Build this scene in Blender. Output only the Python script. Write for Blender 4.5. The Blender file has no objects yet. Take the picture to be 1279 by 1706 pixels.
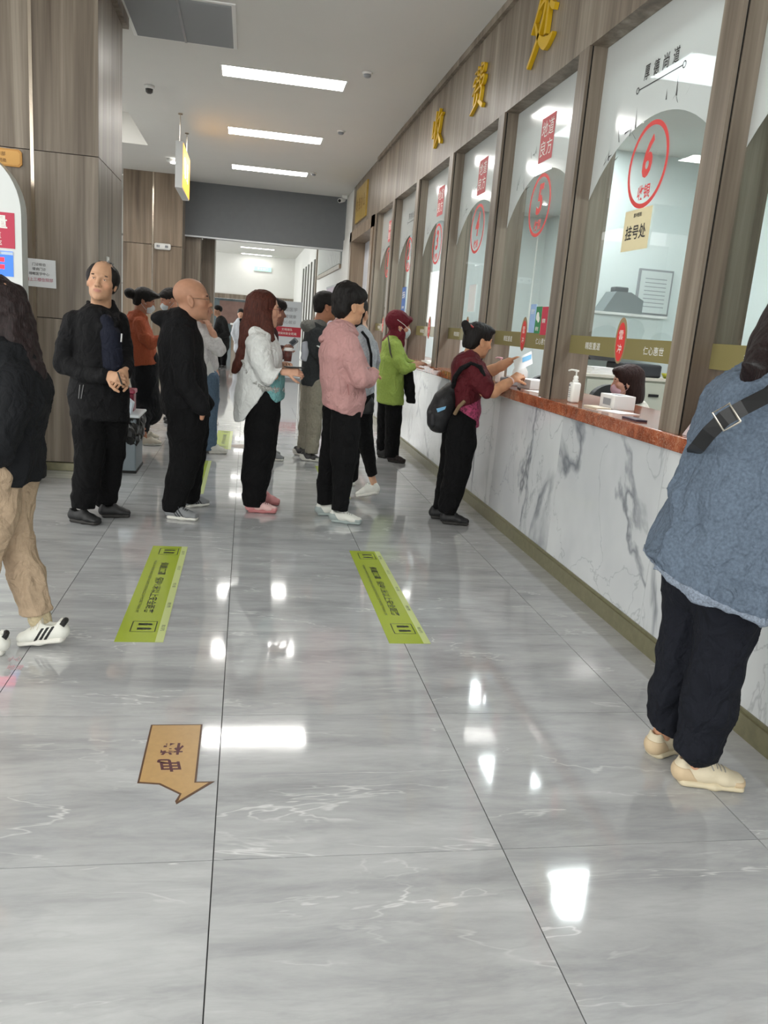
import bpy, bmesh, math, random
import numpy as np
from mathutils import Vector, Matrix

SC = bpy.context.scene
COL = SC.collection
random.seed(7)

# ------------------------------------------------------------------ camera
IMW, IMH = 1279, 1706
FPX, PITCH, YAW, ROLL, CAMH = 1329.62, 0.22772, 0.183346, -0.080424, 1.406
def _cam_axes():
    cy, sy = math.cos(YAW), math.sin(YAW); cp, sp = math.cos(PITCH), math.sin(PITCH)
    f = np.array([sy*cp, cy*cp, -sp]); r = np.array([cy, -sy, 0.0]); d = np.cross(f, r)
    c, s = math.cos(ROLL), math.sin(ROLL)
    return np.array([c*r+s*d, -s*r+c*d, f])
CM = _cam_axes(); CPOS = np.array([0, 0, CAMH])
cam = bpy.data.cameras.new('camera'); cam_ob = bpy.data.objects.new('camera', cam); COL.objects.link(cam_ob)
cam.sensor_fit = 'VERTICAL'; cam.sensor_height = 24.0; cam.lens = FPX/IMH*24.0
cam.clip_start = 0.05; cam.clip_end = 200
_m = Matrix(((CM[0][0], -CM[1][0], -CM[2][0], 0), (CM[0][1], -CM[1][1], -CM[2][1], 0), (CM[0][2], -CM[1][2], -CM[2][2], CAMH), (0, 0, 0, 1)))
cam_ob.matrix_world = _m
SC.camera = cam_ob
# ------------------------------------------------------------------ world, exposure
w = bpy.data.worlds.new('world'); SC.world = w; w.use_nodes = True
w.node_tree.nodes['Background'].inputs[0].default_value = (0.985, 1.0, 0.975, 1)
w.node_tree.nodes['Background'].inputs[1].default_value = 1.25
SC.view_settings.view_transform = 'Standard'; SC.view_settings.look = 'None'
SC.view_settings.gamma = 1.0; SC.view_settings.use_curve_mapping = False
SC.view_settings.exposure = 1.3
LAMP_POWER = 11.0      # emission strength of the ceiling light panels

# a photo pixel gives a direction; the depth comes from a known plane
def ray(u, v): return CM.T @ np.array([(u-IMW/2)/FPX, (v-IMH/2)/FPX, 1.0])
def on_plane(u, v, ax, c):
    d = ray(u, v); return CPOS + d*((c-CPOS[ax])/d[ax])
def PG(u, v, z=0.0): return on_plane(u, v, 2, z)
def PX(u, v, x): return on_plane(u, v, 0, x)
def PY(u, v, y): return on_plane(u, v, 1, y)
def px_per_m(p): return FPX/float(CM[2] @ (np.asarray(p)-CPOS))
# ------------------------------------------------------------------ materials
MATS = {}
def srgb(r, g, b):
    f = lambda c: (c/255/12.92) if c/255 <= 0.04045 else ((c/255+0.055)/1.055)**2.4
    return (f(r), f(g), f(b), 1.0)
def new_mat(name):
    m = bpy.data.materials.new(name); m.use_nodes = True; MATS[name] = m
    return m, m.node_tree, m.node_tree.nodes['Principled BSDF']
def N(nt, t, **kw):
    n = nt.nodes.new(t)
    for k, v in kw.items(): setattr(n, k, v)
    return n
def simple(name, rgb, rough=0.5, metal=0.0, emit=None, noise=0.0, nscale=40, bump=0.0, bscale=200, spec=None, sheen=0, wrinkle=0):
    if name in MATS: return MATS[name]
    m, nt, b = new_mat(name)
    c = srgb(*rgb); b.inputs['Base Color'].default_value = c; b.inputs['Roughness'].default_value = rough; b.inputs['Metallic'].default_value = metal
    if spec is not None: b.inputs['Specular IOR Level'].default_value = spec
    if sheen: b.inputs['Sheen Weight'].default_value = sheen
    if emit:
        b.inputs['Emission Color'].default_value = srgb(*emit[0]); b.inputs['Emission Strength'].default_value = emit[1]
    tc = N(nt, 'ShaderNodeTexCoord')
    if noise:
        t = N(nt, 'ShaderNodeTexNoise'); t.inputs['Scale'].default_value = nscale; t.inputs['Detail'].default_value = 4
        nt.links.new(tc.outputs['Object'], t.inputs['Vector'])
        r = N(nt, 'ShaderNodeValToRGB')
        r.color_ramp.elements[0].position = 0.3; r.color_ramp.elements[1].position = 0.7
        r.color_ramp.elements[0].color = (c[0]*(1-noise), c[1]*(1-noise), c[2]*(1-noise), 1)
        r.color_ramp.elements[1].color = (min(1, c[0]*(1+noise)), min(1, c[1]*(1+noise)), min(1, c[2]*(1+noise)), 1)
        nt.links.new(t.outputs['Fac'], r.inputs['Fac']); nt.links.new(r.outputs['Color'], b.inputs['Base Color'])
    if wrinkle:
        t = N(nt, 'ShaderNodeTexNoise'); t.inputs['Scale'].default_value = 13; t.inputs['Detail'].default_value = 3; t.inputs['Roughness'].default_value = 0.45; t.inputs['Distortion'].default_value = 0.7
        mpv = N(nt, 'ShaderNodeMapping'); mpv.inputs['Scale'].default_value = (1.0, 1.0, 0.7); nt.links.new(tc.outputs['Object'], mpv.inputs['Vector']); nt.links.new(mpv.outputs['Vector'], t.inputs['Vector'])
        sb = N(nt, 'ShaderNodeMath', operation='SUBTRACT'); sb.inputs[1].default_value = 0.5; nt.links.new(t.outputs['Fac'], sb.inputs[0]); ab = N(nt, 'ShaderNodeMath', operation='ABSOLUTE'); nt.links.new(sb.outputs[0], ab.inputs[0])
        bp0 = N(nt, 'ShaderNodeBump'); bp0.inputs['Strength'].default_value = wrinkle; bp0.inputs['Distance'].default_value = 0.05; nt.links.new(ab.outputs[0], bp0.inputs['Height'])
        if not bump: nt.links.new(bp0.outputs['Normal'], b.inputs['Normal'])
    if bump:
        t = N(nt, 'ShaderNodeTexNoise'); t.inputs['Scale'].default_value = bscale; t.inputs['Detail'].default_value = 3
        nt.links.new(tc.outputs['Object'], t.inputs['Vector'])
        bp = N(nt, 'ShaderNodeBump'); bp.inputs['Strength'].default_value = bump; bp.inputs['Distance'].default_value = 0.01
        nt.links.new(t.outputs['Fac'], bp.inputs['Height']); nt.links.new(bp.outputs['Normal'], b.inputs['Normal'])
        if wrinkle: nt.links.new(bp0.outputs['Normal'], bp.inputs['Normal'])
    return m
def cloth(name, rgb, rough=0.85, noise=0.10, bscale=260, bump=0.25, sheen=0.0, nscale=60, wrinkle=0.8):
    g_ = 0.3*rgb[0]+0.59*rgb[1]+0.11*rgb[2]; rgb = tuple(0.92*(c*0.76+g_*0.24) for c in rgb)
    return simple(name, rgb, rough, noise=noise, nscale=nscale, bump=bump, bscale=bscale, spec=0.2, sheen=sheen, wrinkle=wrinkle)
def hair_mat(name, rgb, rough=0.55):
    if name in MATS: return MATS[name]
    m, nt, b = new_mat(name); c = srgb(*rgb); tc = N(nt, 'ShaderNodeTexCoord'); mp = N(nt, 'ShaderNodeMapping'); mp.inputs['Scale'].default_value = (240, 240, 16); nt.links.new(tc.outputs['Object'], mp.inputs['Vector'])
    t = N(nt, 'ShaderNodeTexNoise'); t.inputs['Scale'].default_value = 1.0; t.inputs['Detail'].default_value = 3; nt.links.new(mp.outputs['Vector'], t.inputs['Vector'])
    r = N(nt, 'ShaderNodeValToRGB'); r.color_ramp.elements[0].position = 0.35; r.color_ramp.elements[1].position = 0.68; r.color_ramp.elements[0].color = (c[0]*.55, c[1]*.55, c[2]*.55, 1); r.color_ramp.elements[1].color = (c[0]*1.5, c[1]*1.5, c[2]*1.5, 1)
    nt.links.new(t.outputs['Fac'], r.inputs['Fac']); nt.links.new(r.outputs['Color'], b.inputs['Base Color']); b.inputs['Roughness'].default_value = rough; b.inputs['Specular IOR Level'].default_value = 0.22
    bp = N(nt, 'ShaderNodeBump'); bp.inputs['Strength'].default_value = 0.7; bp.inputs['Distance'].default_value = 0.006; nt.links.new(t.outputs['Fac'], bp.inputs['Height']); nt.links.new(bp.outputs['Normal'], b.inputs['Normal'])
    return m
def vcol_mat(name, rough=0.5, spec=0.4, sss=0.0, bump=0.0, bscale=300):
    m, nt, b = new_mat(name)
    a = N(nt, 'ShaderNodeVertexColor'); a.layer_name = 'Col'
    nt.links.new(a.outputs['Color'], b.inputs['Base Color'])
    b.inputs['Roughness'].default_value = rough; b.inputs['Specular IOR Level'].default_value = spec
    if sss:
        b.inputs['Subsurface Weight'].default_value = sss; b.inputs['Subsurface Radius'].default_value = (0.02, 0.008, 0.004)
    return m
# ------------------------------------------------------------------ objects
def prop(o, label=None, cat=None, group=None, kind=None):
    if label: o['label'] = label
    if cat: o['category'] = cat
    if group: o['group'] = group
    if kind: o['kind'] = kind
    return o
def link(name, data, parent=None, loc=None):
    o = bpy.data.objects.new(name, data); COL.objects.link(o)
    if parent is not None: o.parent = parent
    if loc is not None: o.location = loc
    return o
def thing(name, label, cat, loc=(0, 0, 0), group=None):
    e = link(name, None, None, loc); e.empty_display_size = 0.1
    return prop(e, label, cat, group)
def mesh_ob(name, verts, faces, mat, parent=None, smooth=False, loc=None, mats=None, fmat=None, cols=None):
    me = bpy.data.meshes.new(name)
    me.from_pydata([tuple(map(float, v)) for v in verts], [], [tuple(map(int, f)) for f in faces])
    for mm in (mats or [mat]): me.materials.append(mm)
    if fmat is not None: me.polygons.foreach_set('material_index', np.asarray(fmat, np.int32))
    if smooth: me.polygons.foreach_set('use_smooth', np.ones(len(me.polygons), bool))
    if cols is not None:
        a = me.color_attributes.new('Col', 'FLOAT_COLOR', 'POINT'); a.data.foreach_set('color', np.asarray(cols, np.float32).ravel())
    me.update()
    o = link(name, me, parent)
    if parent is not None: o.matrix_parent_inverse = Matrix.Translation(parent_loc(parent)).inverted()
    if loc is not None: o.location = loc
    return o
def parent_loc(p):
    v = Vector(p.location)
    q = p
    while q.parent is not None:
        v = Vector(q.matrix_parent_inverse.translation) + v; q = q.parent; v = v + Vector(q.location)
    return v
class MB:
    """collects simple shapes in world space; build() links them as one mesh"""
    def __init__(s): s.v = []; s.f = []; s.m = []
    def add(s, vs, fs, mi=0):
        o = len(s.v); s.v += [tuple(x) for x in vs]; s.f += [tuple(i+o for i in q) for q in fs]; s.m += [mi]*len(fs); return s
    def box(s, lo, hi, mi=0, rz=0, c=None, bev=0.0):
        x0, y0, z0 = lo; x1, y1, z1 = hi
        if bev:
            bm = bmesh.new(); bmesh.ops.create_cube(bm, size=1)
            for v in bm.verts: v.co = Vector(((x0+x1)/2+v.co.x*(x1-x0), (y0+y1)/2+v.co.y*(y1-y0), (z0+z1)/2+v.co.z*(z1-z0)))
            bmesh.ops.bevel(bm, geom=bm.edges[:], offset=bev, segments=2, affect='EDGES', profile=0.5)
            bm.verts.index_update(); vs = [v.co.copy() for v in bm.verts]; fs = [[v.index for v in f.verts] for f in bm.faces]; bm.free()
        else:
            vs = [(x0,y0,z0),(x1,y0,z0),(x1,y1,z0),(x0,y1,z0),(x0,y0,z1),(x1,y0,z1),(x1,y1,z1),(x0,y1,z1)]
            fs = [(0,3,2,1),(4,5,6,7),(0,1,5,4),(1,2,6,5),(2,3,7,6),(3,0,4,7)]
        if rz:
            cx, cy = c if c else ((x0+x1)/2, (y0+y1)/2); ca, sa = math.cos(rz), math.sin(rz)
            vs = [(cx+(p[0]-cx)*ca-(p[1]-cy)*sa, cy+(p[0]-cx)*sa+(p[1]-cy)*ca, p[2]) for p in vs]
        return s.add(vs, fs, mi)
    def poly(s, pts, n, th, mi=0):
        """flat polygon pts (world) extruded by th along -n"""
        n = Vector(n).normalized(); k = len(pts); A = [Vector(p) for p in pts]; B = [p-n*th for p in A]
        fs = [tuple(range(k)), tuple(range(2*k-1, k-1, -1))]+[(i, i+k, (i+1) % k+k, (i+1) % k) for i in range(k)]
        return s.add(A+B, fs, mi)
    def tube(s, pts, r, seg=8, mi=0, cap=True):
        pts = [Vector(p) for p in pts]; rs = r if isinstance(r, (list, tuple)) else [r]*len(pts); vs = []; fs = []
        for i, p in enumerate(pts):
            t = (pts[min(i+1, len(pts)-1)]-pts[max(i-1, 0)]).normalized()
            up = Vector((0, 0, 1)) if abs(t.z) < 0.9 else Vector((1, 0, 0))
            a = t.cross(up).normalized(); b = a.cross(t)
            for j in range(seg):
                an = 2*math.pi*j/seg; vs.append(p+(a*math.cos(an)+b*math.sin(an))*rs[i])
        for i in range(len(pts)-1):
            for j in range(seg): fs.append((i*seg+j, i*seg+(j+1) % seg, (i+1)*seg+(j+1) % seg, (i+1)*seg+j))
        if cap: fs += [tuple(range(seg-1, -1, -1)), tuple(range((len(pts)-1)*seg, len(pts)*seg))]
        return s.add(vs, fs, mi)
    def lathe(s, c, prof, seg=20, mi=0, sx=1, sy=1):
        vs = []; fs = []
        for r, z in prof:
            for j in range(seg):
                a = 2*math.pi*j/seg; vs.append((c[0]+r*sx*math.cos(a), c[1]+r*sy*math.sin(a), c[2]+z))
        for i in range(len(prof)-1):
            for j in range(seg): fs.append((i*seg+j, i*seg+(j+1) % seg, (i+1)*seg+(j+1) % seg, (i+1)*seg+j))
        fs += [tuple(range(seg-1, -1, -1)), tuple(range((len(prof)-1)*seg, len(prof)*seg))]
        return s.add(vs, fs, mi)
    def build(s, name, mat, parent=None, smooth=False, mats=None):
        return mesh_ob(name, s.v, s.f, mat, parent, smooth, mats=mats, fmat=s.m if mats else None)
_txt = {}
def text_geo(string, bold=0.0):
    key = (string, bold)
    if key not in _txt:
        cu = bpy.data.curves.new('t', 'FONT'); cu.body = string; cu.size = 1; cu.resolution_u = 3; cu.align_x = 'CENTER'; cu.align_y = 'CENTER'; cu.offset = bold
        ob = bpy.data.objects.new('t', cu); COL.objects.link(ob)
        dg = bpy.context.evaluated_depsgraph_get(); me = bpy.data.meshes.new_from_object(ob.evaluated_get(dg))
        vs = np.array([v.co[:] for v in me.vertices]) if len(me.vertices) else np.zeros((0, 3)); fs = [tuple(p.vertices) for p in me.polygons]
        bpy.data.meshes.remove(me); bpy.data.objects.remove(ob); bpy.data.curves.remove(cu)
        _txt[key] = (vs, fs)
    return _txt[key]
def lettering(mb, string, c, xd, yd, size, mi=0, width=None, bold=0.0, shear=0.0):
    """flat print centred at c, reading along xd with its top towards yd; size = letter height"""
    vs, fs = text_geo(string, bold)
    if not len(vs): return mb
    lo, hi = vs.min(0), vs.max(0); mid = (lo+hi)/2
    k = size/max(1e-6, hi[1]-lo[1]); kx = k if width is None else width/max(1e-6, hi[0]-lo[0])
    xd = np.array(Vector(xd).normalized()); yd = np.array(Vector(yd).normalized())
    x = (vs[:, 0]-mid[0])*kx; y = (vs[:, 1]-mid[1])*k; x = x+y*shear
    P = np.asarray(c)+x[:, None]*xd+y[:, None]*yd
    return mb.add(P.tolist(), fs, mi)
def ring(mb, c, xd, yd, r, wd, mi=0, seg=40, sx=1.0):
    xd = Vector(xd); yd = Vector(yd); c = Vector(c); vs = []
    for j in range(seg):
        a = 2*math.pi*j/seg
        for q in (r, r-wd): vs.append(c+xd*(q*sx*math.cos(a))+yd*(q*math.sin(a)))
    fs = [(2*j, 2*((j+1) % seg), 2*((j+1) % seg)+1, 2*j+1) for j in range(seg)]
    return mb.add(vs, fs, mi)
def quad(mb, c, xd, yd, w_, h_, mi=0):
    c = Vector(c); a = Vector(xd)*w_/2; b = Vector(yd)*h_/2
    return mb.add([c-a-b, c+a-b, c+a+b, c-a+b], [(0, 1, 2, 3)], mi)
# ------------------------------------------------------------------ implicit bodies: ellipse-section cones and ellipsoids blended, then meshed
def nrm(v): v = np.asarray(v, float); return v/(np.linalg.norm(v)+1e-12)
def cone(a, b, wa, da, wb, db, side=(0, 1, 0), k=None, sub=False, cap=None): return ('c', np.asarray(a, float), np.asarray(b, float), wa, da, wb, db, nrm(side), k, sub, cap)
def tub(a, b, ra, rb, k=None, sub=False): return cone(a, b, ra, ra, rb, rb, (0.13, 0.9, 0.21), k, sub)
def ell(c, r, R=None, k=None, sub=False): return ('e', np.asarray(c, float), np.asarray(r, float), np.eye(3) if R is None else np.asarray(R, float), k, sub)
def _bbox(p):
    if p[0] == 'c':
        m = max(p[3], p[4], p[5], p[6]); return np.minimum(p[1], p[2])-m, np.maximum(p[1], p[2])+m
    m = p[2].max(); return p[1]-m, p[1]+m
def _eval(p, X, Y, Z):
    if p[0] == 'c':
        _, a, b, wa, da, wb, db, side, k, sub, cap = p
        ab = b-a; L2 = float(ab@ab)+1e-12; axis = ab/math.sqrt(L2)
        s = side-axis*float(side@axis)
        if np.linalg.norm(s) < 1e-3: s = np.cross(axis, [0.3, 0.5, 0.8])
        s = nrm(s); fr = np.cross(axis, s)
        x = X-a[0]; y = Y-a[1]; z = Z-a[2]
        t0 = (x*ab[0]+y*ab[1]+z*ab[2])/L2; t = np.clip(t0, 0, 1)
        ls = x*s[0]+y*s[1]+z*s[2]; lf = x*fr[0]+y*fr[1]+z*fr[2]; la = (t0-t)*math.sqrt(L2)
        w_ = wa+t*(wb-wa); d_ = da+t*(db-da); m_ = np.minimum(w_, d_) if cap is None else np.full_like(w_, cap)
        A = ls/w_; B = lf/d_; C = la/m_
        k1 = np.sqrt(A*A+B*B+C*C); k2 = np.sqrt((A/w_)**2+(B/d_)**2+(C/m_)**2)+1e-9
        return np.where(k1 < 1e-3, -np.minimum(w_, d_), k1*(k1-1)/k2)
    _, c, r, R, k, sub = p
    x = X-c[0]; y = Y-c[1]; z = Z-c[2]
    l = [(x*R[i][0]+y*R[i][1]+z*R[i][2])/r[i] for i in range(3)]
    k1 = np.sqrt(l[0]**2+l[1]**2+l[2]**2); k2 = np.sqrt((l[0]/r[0])**2+(l[1]/r[1])**2+(l[2]/r[2])**2)+1e-9
    return np.where(k1 < 1e-3, -r.min(), k1*(k1-1)/k2)
BIG = 0.08
def implicit(prims, h, k=0.02, cuts=(), clip=None):
    """prims blended in order; cuts = [(point, outward normal)] trims; returns verts, quads"""
    lo = np.min([_bbox(p)[0] for p in prims if not p[-1 if p[0] == 'e' else -2]], 0)-3*h
    hi = np.max([_bbox(p)[1] for p in prims if not p[-1 if p[0] == 'e' else -2]], 0)+3*h
    if clip is not None: lo = np.maximum(lo, clip[0]); hi = np.minimum(hi, clip[1])
    n = np.ceil((hi-lo)/h).astype(int)+1
    ax = [(lo[i]+h*np.arange(n[i])).astype(np.float32) for i in range(3)]
    F = np.full(n, BIG, np.float32)
    for p in prims:
        kk = p[-2] if p[0] == 'e' else p[-3]
        sub = p[-1] if p[0] == 'e' else p[-2]
        kk = k if kk is None else kk
        a, b = _bbox(p); mg = kk+3*h
        i0 = np.clip(np.floor((a-mg-lo)/h).astype(int), 0, n); i1 = np.clip(np.ceil((b+mg-lo)/h).astype(int)+1, 0, n)
        if np.any(i1 <= i0): continue
        sl = tuple(slice(i0[i], i1[i]) for i in range(3))
        X = ax[0][sl[0]][:, None, None]; Y = ax[1][sl[1]][None, :, None]; Z = ax[2][sl[2]][None, None, :]
        d = _eval(p, X, Y, Z).astype(np.float32); f = F[sl]
        if sub:
            d = -d; hh = np.clip(kk-np.abs(f-d), 0, None)/kk if kk > 0 else 0
            F[sl] = np.maximum(f, d)+hh*hh*kk*0.25
        else:
            hh = np.clip(kk-np.abs(f-d), 0, None)/kk if kk > 0 else 0
            F[sl] = np.minimum(f, d)-hh*hh*kk*0.25
    for q, nn in cuts:
        nn = nrm(nn)
        d = ((ax[0][:, None, None]-q[0])*nn[0]+(ax[1][None, :, None]-q[1])*nn[1]+(ax[2][None, None, :]-q[2])*nn[2]).astype(np.float32)
        F = np.maximum(F, d)
    return surface_nets(F, ax, h)
_CO = [(i, j, k_) for i in (0, 1) for j in (0, 1) for k_ in (0, 1)]
def surface_nets(F, ax, h):
    S = F < 0
    S[0] = S[-1] = False; S[:, 0] = S[:, -1] = False; S[:, :, 0] = S[:, :, -1] = False
    n = np.array(F.shape)-1
    cnt = np.zeros(n, np.int8)
    for i, j, k_ in _CO: cnt += S[i:n[0]+i, j:n[1]+j, k_:n[2]+k_]
    act = (cnt > 0) & (cnt < 8); idx = np.argwhere(act)
    if not len(idx): return np.zeros((0, 3)), np.zeros((0, 4), int)
    V = np.zeros((len(idx), 3)); W = np.zeros(len(idx))
    val = {c: F[idx[:, 0]+c[0], idx[:, 1]+c[1], idx[:, 2]+c[2]] for c in _CO}
    for c in _CO:
        for a in range(3):
            if c[a] == 0:
                e = list(c); e[a] = 1; e = tuple(e); f0, f1 = val[c], val[e]
                cr = (f0 < 0) != (f1 < 0); t = np.where(cr, np.clip(f0/np.where(cr, f0-f1, 1), 0, 1), 0)
                p = np.tile(np.array(c, float), (len(idx), 1)); p[:, a] = t
                V += p*cr[:, None]; W += cr
    V = V/np.maximum(W, 1)[:, None]
    V = (idx+V)*h+np.array([ax[0][0], ax[1][0], ax[2][0]])
    ID = np.full(n, -1, np.int64); ID[act] = np.arange(len(idx))
    Q = []
    for a in range(3):
        b, c = (a+1) % 3, (a+2) % 3
        s0 = [slice(0, None)]*3; s1 = [slice(0, None)]*3
        s0[a] = slice(0, n[a]); s1[a] = slice(1, n[a]+1)
        for q in (b, c): s0[q] = s1[q] = slice(1, n[q])
        A = S[tuple(s0)]; B = S[tuple(s1)]; e = np.argwhere(A != B)
        if not len(e): continue
        fl = A[e[:, 0], e[:, 1], e[:, 2]]
        off = np.zeros(3, int); off[b] = 1; off[c] = 1; e = e+off
        def g(db, dc):
            q = e.copy(); q[:, b] -= db; q[:, c] -= dc; return ID[q[:, 0], q[:, 1], q[:, 2]]
        quad_ = np.stack([g(1, 1), g(0, 1), g(0, 0), g(1, 0)], 1)
        quad_[~fl] = quad_[~fl][:, ::-1]
        Q.append(quad_[(quad_ >= 0).all(1)])
    return V, np.concatenate(Q)
def vnormals(V, Q):
    nn = np.cross(V[Q[:, 2]]-V[Q[:, 0]], V[Q[:, 3]]-V[Q[:, 1]]); out = np.zeros_like(V)
    for i in range(4): np.add.at(out, Q[:, i], nn)
    return out/(np.linalg.norm(out, axis=1)[:, None]+1e-12)
def relax(V, Q, it=1, f=0.5):
    for _ in range(it):
        s = np.zeros_like(V); c = np.zeros(len(V))
        for i in range(4):
            for j in (1, 3): np.add.at(s, Q[:, i], V[Q[:, (i+j) % 4]]); np.add.at(c, Q[:, i], 1)
        V = V+f*(s/np.maximum(c, 1)[:, None]-V)
    return V
_RT = np.random.RandomState(3).rand(4096).astype(np.float64)*2-1
def vnoise(P):
    i = np.floor(P).astype(np.int64); f = P-i; f = f*f*(3-2*f); out = 0
    for dx in (0, 1):
        for dy in (0, 1):
            for dz in (0, 1):
                hsh = ((i[:, 0]+dx)*73856093 ^ (i[:, 1]+dy)*19349663 ^ (i[:, 2]+dz)*83492791) & 4095
                out = out+_RT[hsh]*(f[:, 0] if dx else 1-f[:, 0])*(f[:, 1] if dy else 1-f[:, 1])*(f[:, 2] if dz else 1-f[:, 2])
    return out
def folds(V, Q, amp, sc=(12, 12, 7), sc2=(30, 30, 16), seed=0.0):
    if amp <= 0: return V
    nn = vnormals(V, Q); P = V+seed*7.31
    warp = np.stack([vnoise(P*5+3), vnoise(P*5+17), vnoise(P*5+31)], 1)*0.06
    a = 1-np.sqrt(np.abs(vnoise((P+warp)*np.array(sc)))+1e-4)*1.6; b = vnoise((P+warp)*np.array(sc2)); c = vnoise((P+warp*1.5)*np.array([7., 7., 22.])+9)
    return V+nn*(amp*(0.75*a+0.4*b+0.5*c)-amp*0.2)[:, None]
# ------------------------------------------------------------------ surface materials
def pos_vec(nt, scale, use_random=False, rot=(0, 0, 0)):
    g = N(nt, 'ShaderNodeNewGeometry'); mp = N(nt, 'ShaderNodeMapping'); mp.inputs['Scale'].default_value = scale; mp.inputs['Rotation'].default_value = rot
    src = g.outputs['Position']
    if use_random:
        oi = N(nt, 'ShaderNodeObjectInfo'); mul = N(nt, 'ShaderNodeMath', operation='MULTIPLY'); mul.inputs[1].default_value = 37.0
        ad = N(nt, 'ShaderNodeVectorMath', operation='ADD'); nt.links.new(oi.outputs['Random'], mul.inputs[0]); nt.links.new(src, ad.inputs[0]); nt.links.new(mul.outputs[0], ad.inputs[1]); src = ad.outputs[0]
    nt.links.new(src, mp.inputs['Vector']); return mp.outputs['Vector']
def ramp(nt, fac, stops):
    r = N(nt, 'ShaderNodeValToRGB'); els = r.color_ramp.elements
    while len(els) < len(stops): els.new(0.5)
    for e, (p, c) in zip(els, stops): e.position = p; e.color = c
    nt.links.new(fac, r.inputs['Fac']); return r.outputs['Color']
def mix(nt, a, b, fac, mode='MIX'):
    m = N(nt, 'ShaderNodeMix', data_type='RGBA', blend_type=mode)
    for s, k in ((fac, 0), (a, 6), (b, 7)):
        if hasattr(s, 'links'): nt.links.new(s, m.inputs[k])
        else: m.inputs[k].default_value = s
    return m.outputs[2]
def noise(nt, vec, scale, detail=4, rough=0.5, dist=0.0):
    t = N(nt, 'ShaderNodeTexNoise'); t.inputs['Scale'].default_value = scale; t.inputs['Detail'].default_value = detail; t.inputs['Roughness'].default_value = rough; t.inputs['Distortion'].default_value = dist
    nt.links.new(vec, t.inputs['Vector']); return t.outputs['Fac']
def ridge(nt, fac, width):
    a = N(nt, 'ShaderNodeMath', operation='SUBTRACT'); a.inputs[1].default_value = 0.5; nt.links.new(fac, a.inputs[0])
    b = N(nt, 'ShaderNodeMath', operation='ABSOLUTE'); nt.links.new(a.outputs[0], b.inputs[0])
    c = N(nt, 'ShaderNodeMapRange'); c.inputs['From Min'].default_value = 0; c.inputs['From Max'].default_value = width; c.inputs['To Min'].default_value = 1; c.inputs['To Max'].default_value = 0
    nt.links.new(b.outputs[0], c.inputs['Value']); return c.outputs[0]
def stone_floor(name, grout=False):
    m, nt, b = new_mat(name)
    rnd = not grout
    v1 = pos_vec(nt, (0.8, 3.6, 1), rnd, (0, 0, 0.22)); n1 = noise(nt, v1, 2.2, 9, 0.68, 0.25)
    base = ramp(nt, n1, [(0.30, srgb(152, 153, 155)), (0.52, srgb(175, 176, 177)), (0.72, srgb(190, 191, 192))])
    v2 = pos_vec(nt, (0.55, 2.4, 1), rnd, (0, 0, 0.38)); n2 = noise(nt, v2, 1.5, 5, 0.6, 0.35); vein = ridge(nt, n2, 0.008)
    n3 = noise(nt, v1, 1.7, 3); mr = N(nt, 'ShaderNodeMapRange'); mr.inputs['From Min'].default_value = 0.46; mr.inputs['From Max'].default_value = 0.64; mr.inputs['To Max'].default_value = 0.75; nt.links.new(n3, mr.inputs['Value'])
    mk = N(nt, 'ShaderNodeMath', operation='MULTIPLY'); nt.links.new(vein, mk.inputs[0]); nt.links.new(mr.outputs[0], mk.inputs[1])
    c = mix(nt, base, srgb(222, 222, 222), mk.outputs[0])
    n4 = noise(nt, v2, 2.3, 5, 0.6, 0.4); dk = ridge(nt, n4, 0.03); mk2 = N(nt, 'ShaderNodeMath', operation='MULTIPLY'); nt.links.new(dk, mk2.inputs[0]); mk2.inputs[1].default_value = 0.10
    c = mix(nt, c, srgb(118, 119, 121), mk2.outputs[0])
    if grout:
        g = N(nt, 'ShaderNodeNewGeometry'); mp = N(nt, 'ShaderNodeMapping'); mp.inputs['Location'].default_value = (0.8345, -1.878, 0); nt.links.new(g.outputs['Position'], mp.inputs['Vector'])
        br = N(nt, 'ShaderNodeTexBrick'); br.offset = 0; br.inputs['Scale'].default_value = 1.0; br.inputs['Brick Width'].default_value = 0.8; br.inputs['Row Height'].default_value = 0.8; br.inputs['Mortar Size'].default_value = 0.003
        nt.links.new(mp.outputs[0], br.inputs['Vector']); c = mix(nt, c, srgb(85, 85, 88), br.outputs['Fac'])
    nt.links.new(c, b.inputs['Base Color']); b.inputs['Roughness'].default_value = 0.07; b.inputs['IOR'].default_value = 1.52
    b.inputs['Coat Weight'].default_value = 0.35; b.inputs['Coat Roughness'].default_value = 0.03
    nb = noise(nt, pos_vec(nt, (1, 1, 1)), 3.0, 2); bp = N(nt, 'ShaderNodeBump'); bp.inputs['Strength'].default_value = 0.02; bp.inputs['Distance'].default_value = 0.02
    nt.links.new(nb, bp.inputs['Height']); nt.links.new(bp.outputs['Normal'], b.inputs['Normal'])
    return m
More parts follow.
